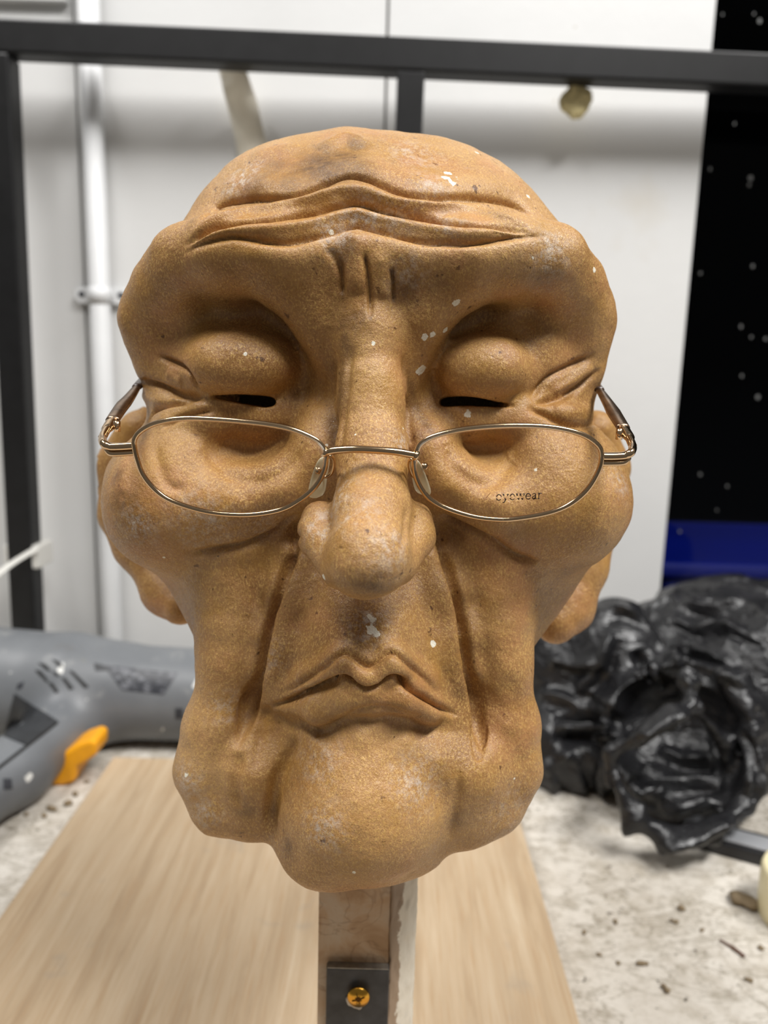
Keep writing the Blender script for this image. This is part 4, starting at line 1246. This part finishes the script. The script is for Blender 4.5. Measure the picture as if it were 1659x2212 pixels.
KN = vnormals(KV, KQ)
w3 = KV + 14 * np.stack([vnoise(KV + 31, 0.022), vnoise(KV + 77, 0.022), vnoise(KV + 13, 0.022)], 1)
pinch = lambda X, s: (1 - np.abs(vnoise(X, s))) ** 5
rgt = np.clip((KV[:, 1] - 540) / 60, 0.25, 1)
KV += KN * ((6.0 * pinch(w3, 0.018) + 3.0 * pinch(w3 * np.array([1.3, 1, 0.7]) + 40, 0.034)) * rgt - 2.5)[:, None]
for rep_ in range(1):
    KN = vnormals(KV, KQ); q_ = 1.35
    for pix in ([(1289, 1330), (1329, 1312), (1370, 1325), (1403, 1355), (1437, 1395), (1471, 1440), (1501, 1493), (1504, 1530)], [(1322, 1361), (1295, 1440), (1242, 1486)], [(1245, 1482), (1289, 1506), (1363, 1560)],
                [(1195, 1572), (1270, 1570), (1343, 1568)], [(1450, 1400), (1480, 1450), (1515, 1490)], [(1180, 1420), (1240, 1440), (1290, 1430)], [(1160, 1500), (1220, 1510), (1260, 1540)], [(1210, 1620), (1250, 1660), (1270, 1730)],
                [(1170, 1640), (1200, 1690), (1190, 1735)], [(1300, 1650), (1300, 1700), (1330, 1770), (1390, 1820)], [(1590, 1560), (1620, 1640), (1618, 1720)], [(1620, 1560), (1648, 1650), (1640, 1740)], [(1540, 1450), (1600, 1480), (1650, 1540)],
                [(1490, 1400), (1550, 1420), (1640, 1480)], [(1440, 1330), (1500, 1360), (1560, 1350), (1640, 1390)], [(1470, 1300), (1540, 1310), (1620, 1300)], [(1340, 1670), (1430, 1690), (1550, 1680)], [(1380, 1740), (1460, 1750), (1550, 1722)],
                [(1360, 1700), (1400, 1720), (1440, 1715)], [(1420, 1620), (1470, 1640), (1530, 1640)], [(1380, 1600), (1430, 1570), (1500, 1540)], [(1420, 1840), (1500, 1820), (1600, 1770)]):
        fold(pix, 5.0 * q_, 5.0); fold([(x + 14, y + 16) for x, y in pix], -4.0 * q_, 4.5)
    fold([(1376, 1402), (1403, 1452), (1437, 1499)], -7 * q_, 5.0); fold([(1190, 1545), (1260, 1552), (1350, 1560)], -7 * q_, 5); fold([(1190, 1592), (1260, 1595), (1320, 1598)], -8 * q_, 6)
KV[:, 2] = np.maximum(KV[:, 2], ZB + 0.6)
kb = np.array([KV[:, 0].mean(), KV[:, 1].mean(), ZB])
bag = link('bin_bag', mesh_np('bin_bag', (KV - kb) / 1000, KQ), M['bag'], None, tuple(kb / 1000 + np.array([0, 0, CAMZ])))
tag(bag, 'crumpled black plastic bin bag heaped with its open mouth facing forward', 'bin bag')

# ------------------------------------------------------------------ small things at the right of the bench
r0 = on_z(1504, 1835, 0); r1 = on_z(1651, 1875, 0); dv = (r1 - r0) / np.linalg.norm(r1 - r0)
rl = thing('metal_rail', 'black and bright metal rail poking out from under the bin bag', 'rail', tuple(r0))
rl.rotation_euler = (0, 0, math.atan2(dv[1], dv[0]))
box('rail_body', -0.01, 0.16, 0, 0.026, 0.0003, 0.009, M['rail'], rl, 0.001)
box('rail_strip', -0.01, 0.16, 0.004, 0.020, 0.0091, 0.0105, M['chrome'], rl, 0.0004)
tb = on_z(1732, 1992, 0)
prof = [(0.0, 0.0003), (0.0215, 0.0003), (0.0235, 0.002), (0.0245, 0.012), (0.0245, 0.030), (0.0235, 0.033), (0.0205, 0.0335), (0.0195, 0.030), (0.0195, 0.006), (0, 0.006)]
V, Fc = [], []
for r_, z_ in prof:
    for k in range(40):
        a = 2 * math.pi * k / 40; V.append((r_ * math.cos(a), r_ * math.sin(a), z_))
for i in range(len(prof) - 1):
    for k in range(40):
        l = (k + 1) % 40; Fc.append((i * 40 + k, i * 40 + l, (i + 1) * 40 + l, (i + 1) * 40 + k))
tub = link('plastic_tub', mesh('plastic_tub', V, Fc, True), M['cream'], None, tuple(tb))
tag(tub, 'cream plastic tub cut off by the right edge of the picture', 'tub')
a_, b_ = on_z(1555, 2030, 0.0009), on_z(1608, 2066, 0.0009)
tw = tube('wood_splinter', catmull([a_ - a_, (b_ - a_) * 0.5 + np.array([0.0006, 0, 0.0002]), b_ - a_], 5), [0.0006] * 5 + [0.0009] * 6, M['twig'], None, 7)
tw.location = tuple(a_); tag(tw, 'thin brown splinter lying on the bench near the cream tub', 'splinter')


def crumb(px, py, r, seed, label, grp):
    rs = np.random.RandomState(seed); s_ = Sculpt()
    for _ in range(4):
        s_.ell(rs.normal(0, r * 0.45, 3) * (1, 1, 0.3), (r * rs.uniform(.45, .8), r * rs.uniform(.4, .7), r * rs.uniform(.3, .5)), r * 0.4)
    V, Q = s_.mesh((-2.5 * r,) * 3, (2.5 * r,) * 3, r * 0.42, 0)
    V[:, 2] -= V[:, 2].min()
    o = link('crumb', mesh_np('crumb', V / 1000, Q), M['crumb'], None, tuple(on_z(px, py, 0.0002)))
    tag(o, label, 'crumb', grp)


crumb(1598, 1948, 6.5, 1, 'largest brown crumb lying beside the cream tub', 'crumbs of debris on the bench')
for i, (px, py, r) in enumerate(((1470, 1966, 2.4), (1458, 1992, 1.8), (1385, 2083, 2.0), (1336, 2082, 1.3), (1294, 2064, 1.3), (1262, 2017, 1.7), (1515, 2010, 1.4), (1640, 2048, 1.8), (1330, 1995, 1.6), (1440, 2140, 2.2), (1620, 2120, 1.6))):
    crumb(px, py, r, 10 + i, 'tiny brown crumb on the bench to the right of the plywood board', 'crumbs right of the board')
for i, (px, py, r) in enumerate(((110, 1752, 3.0), (150, 1738, 3.4), (162, 1720, 2.6), (188, 1690, 2.0), (95, 1765, 2.2), (60, 1762, 2.0))):
    crumb(px, py, r, 30 + i, 'small brown crumb on the bench between the heat gun and the board', 'crumbs by the heat gun')
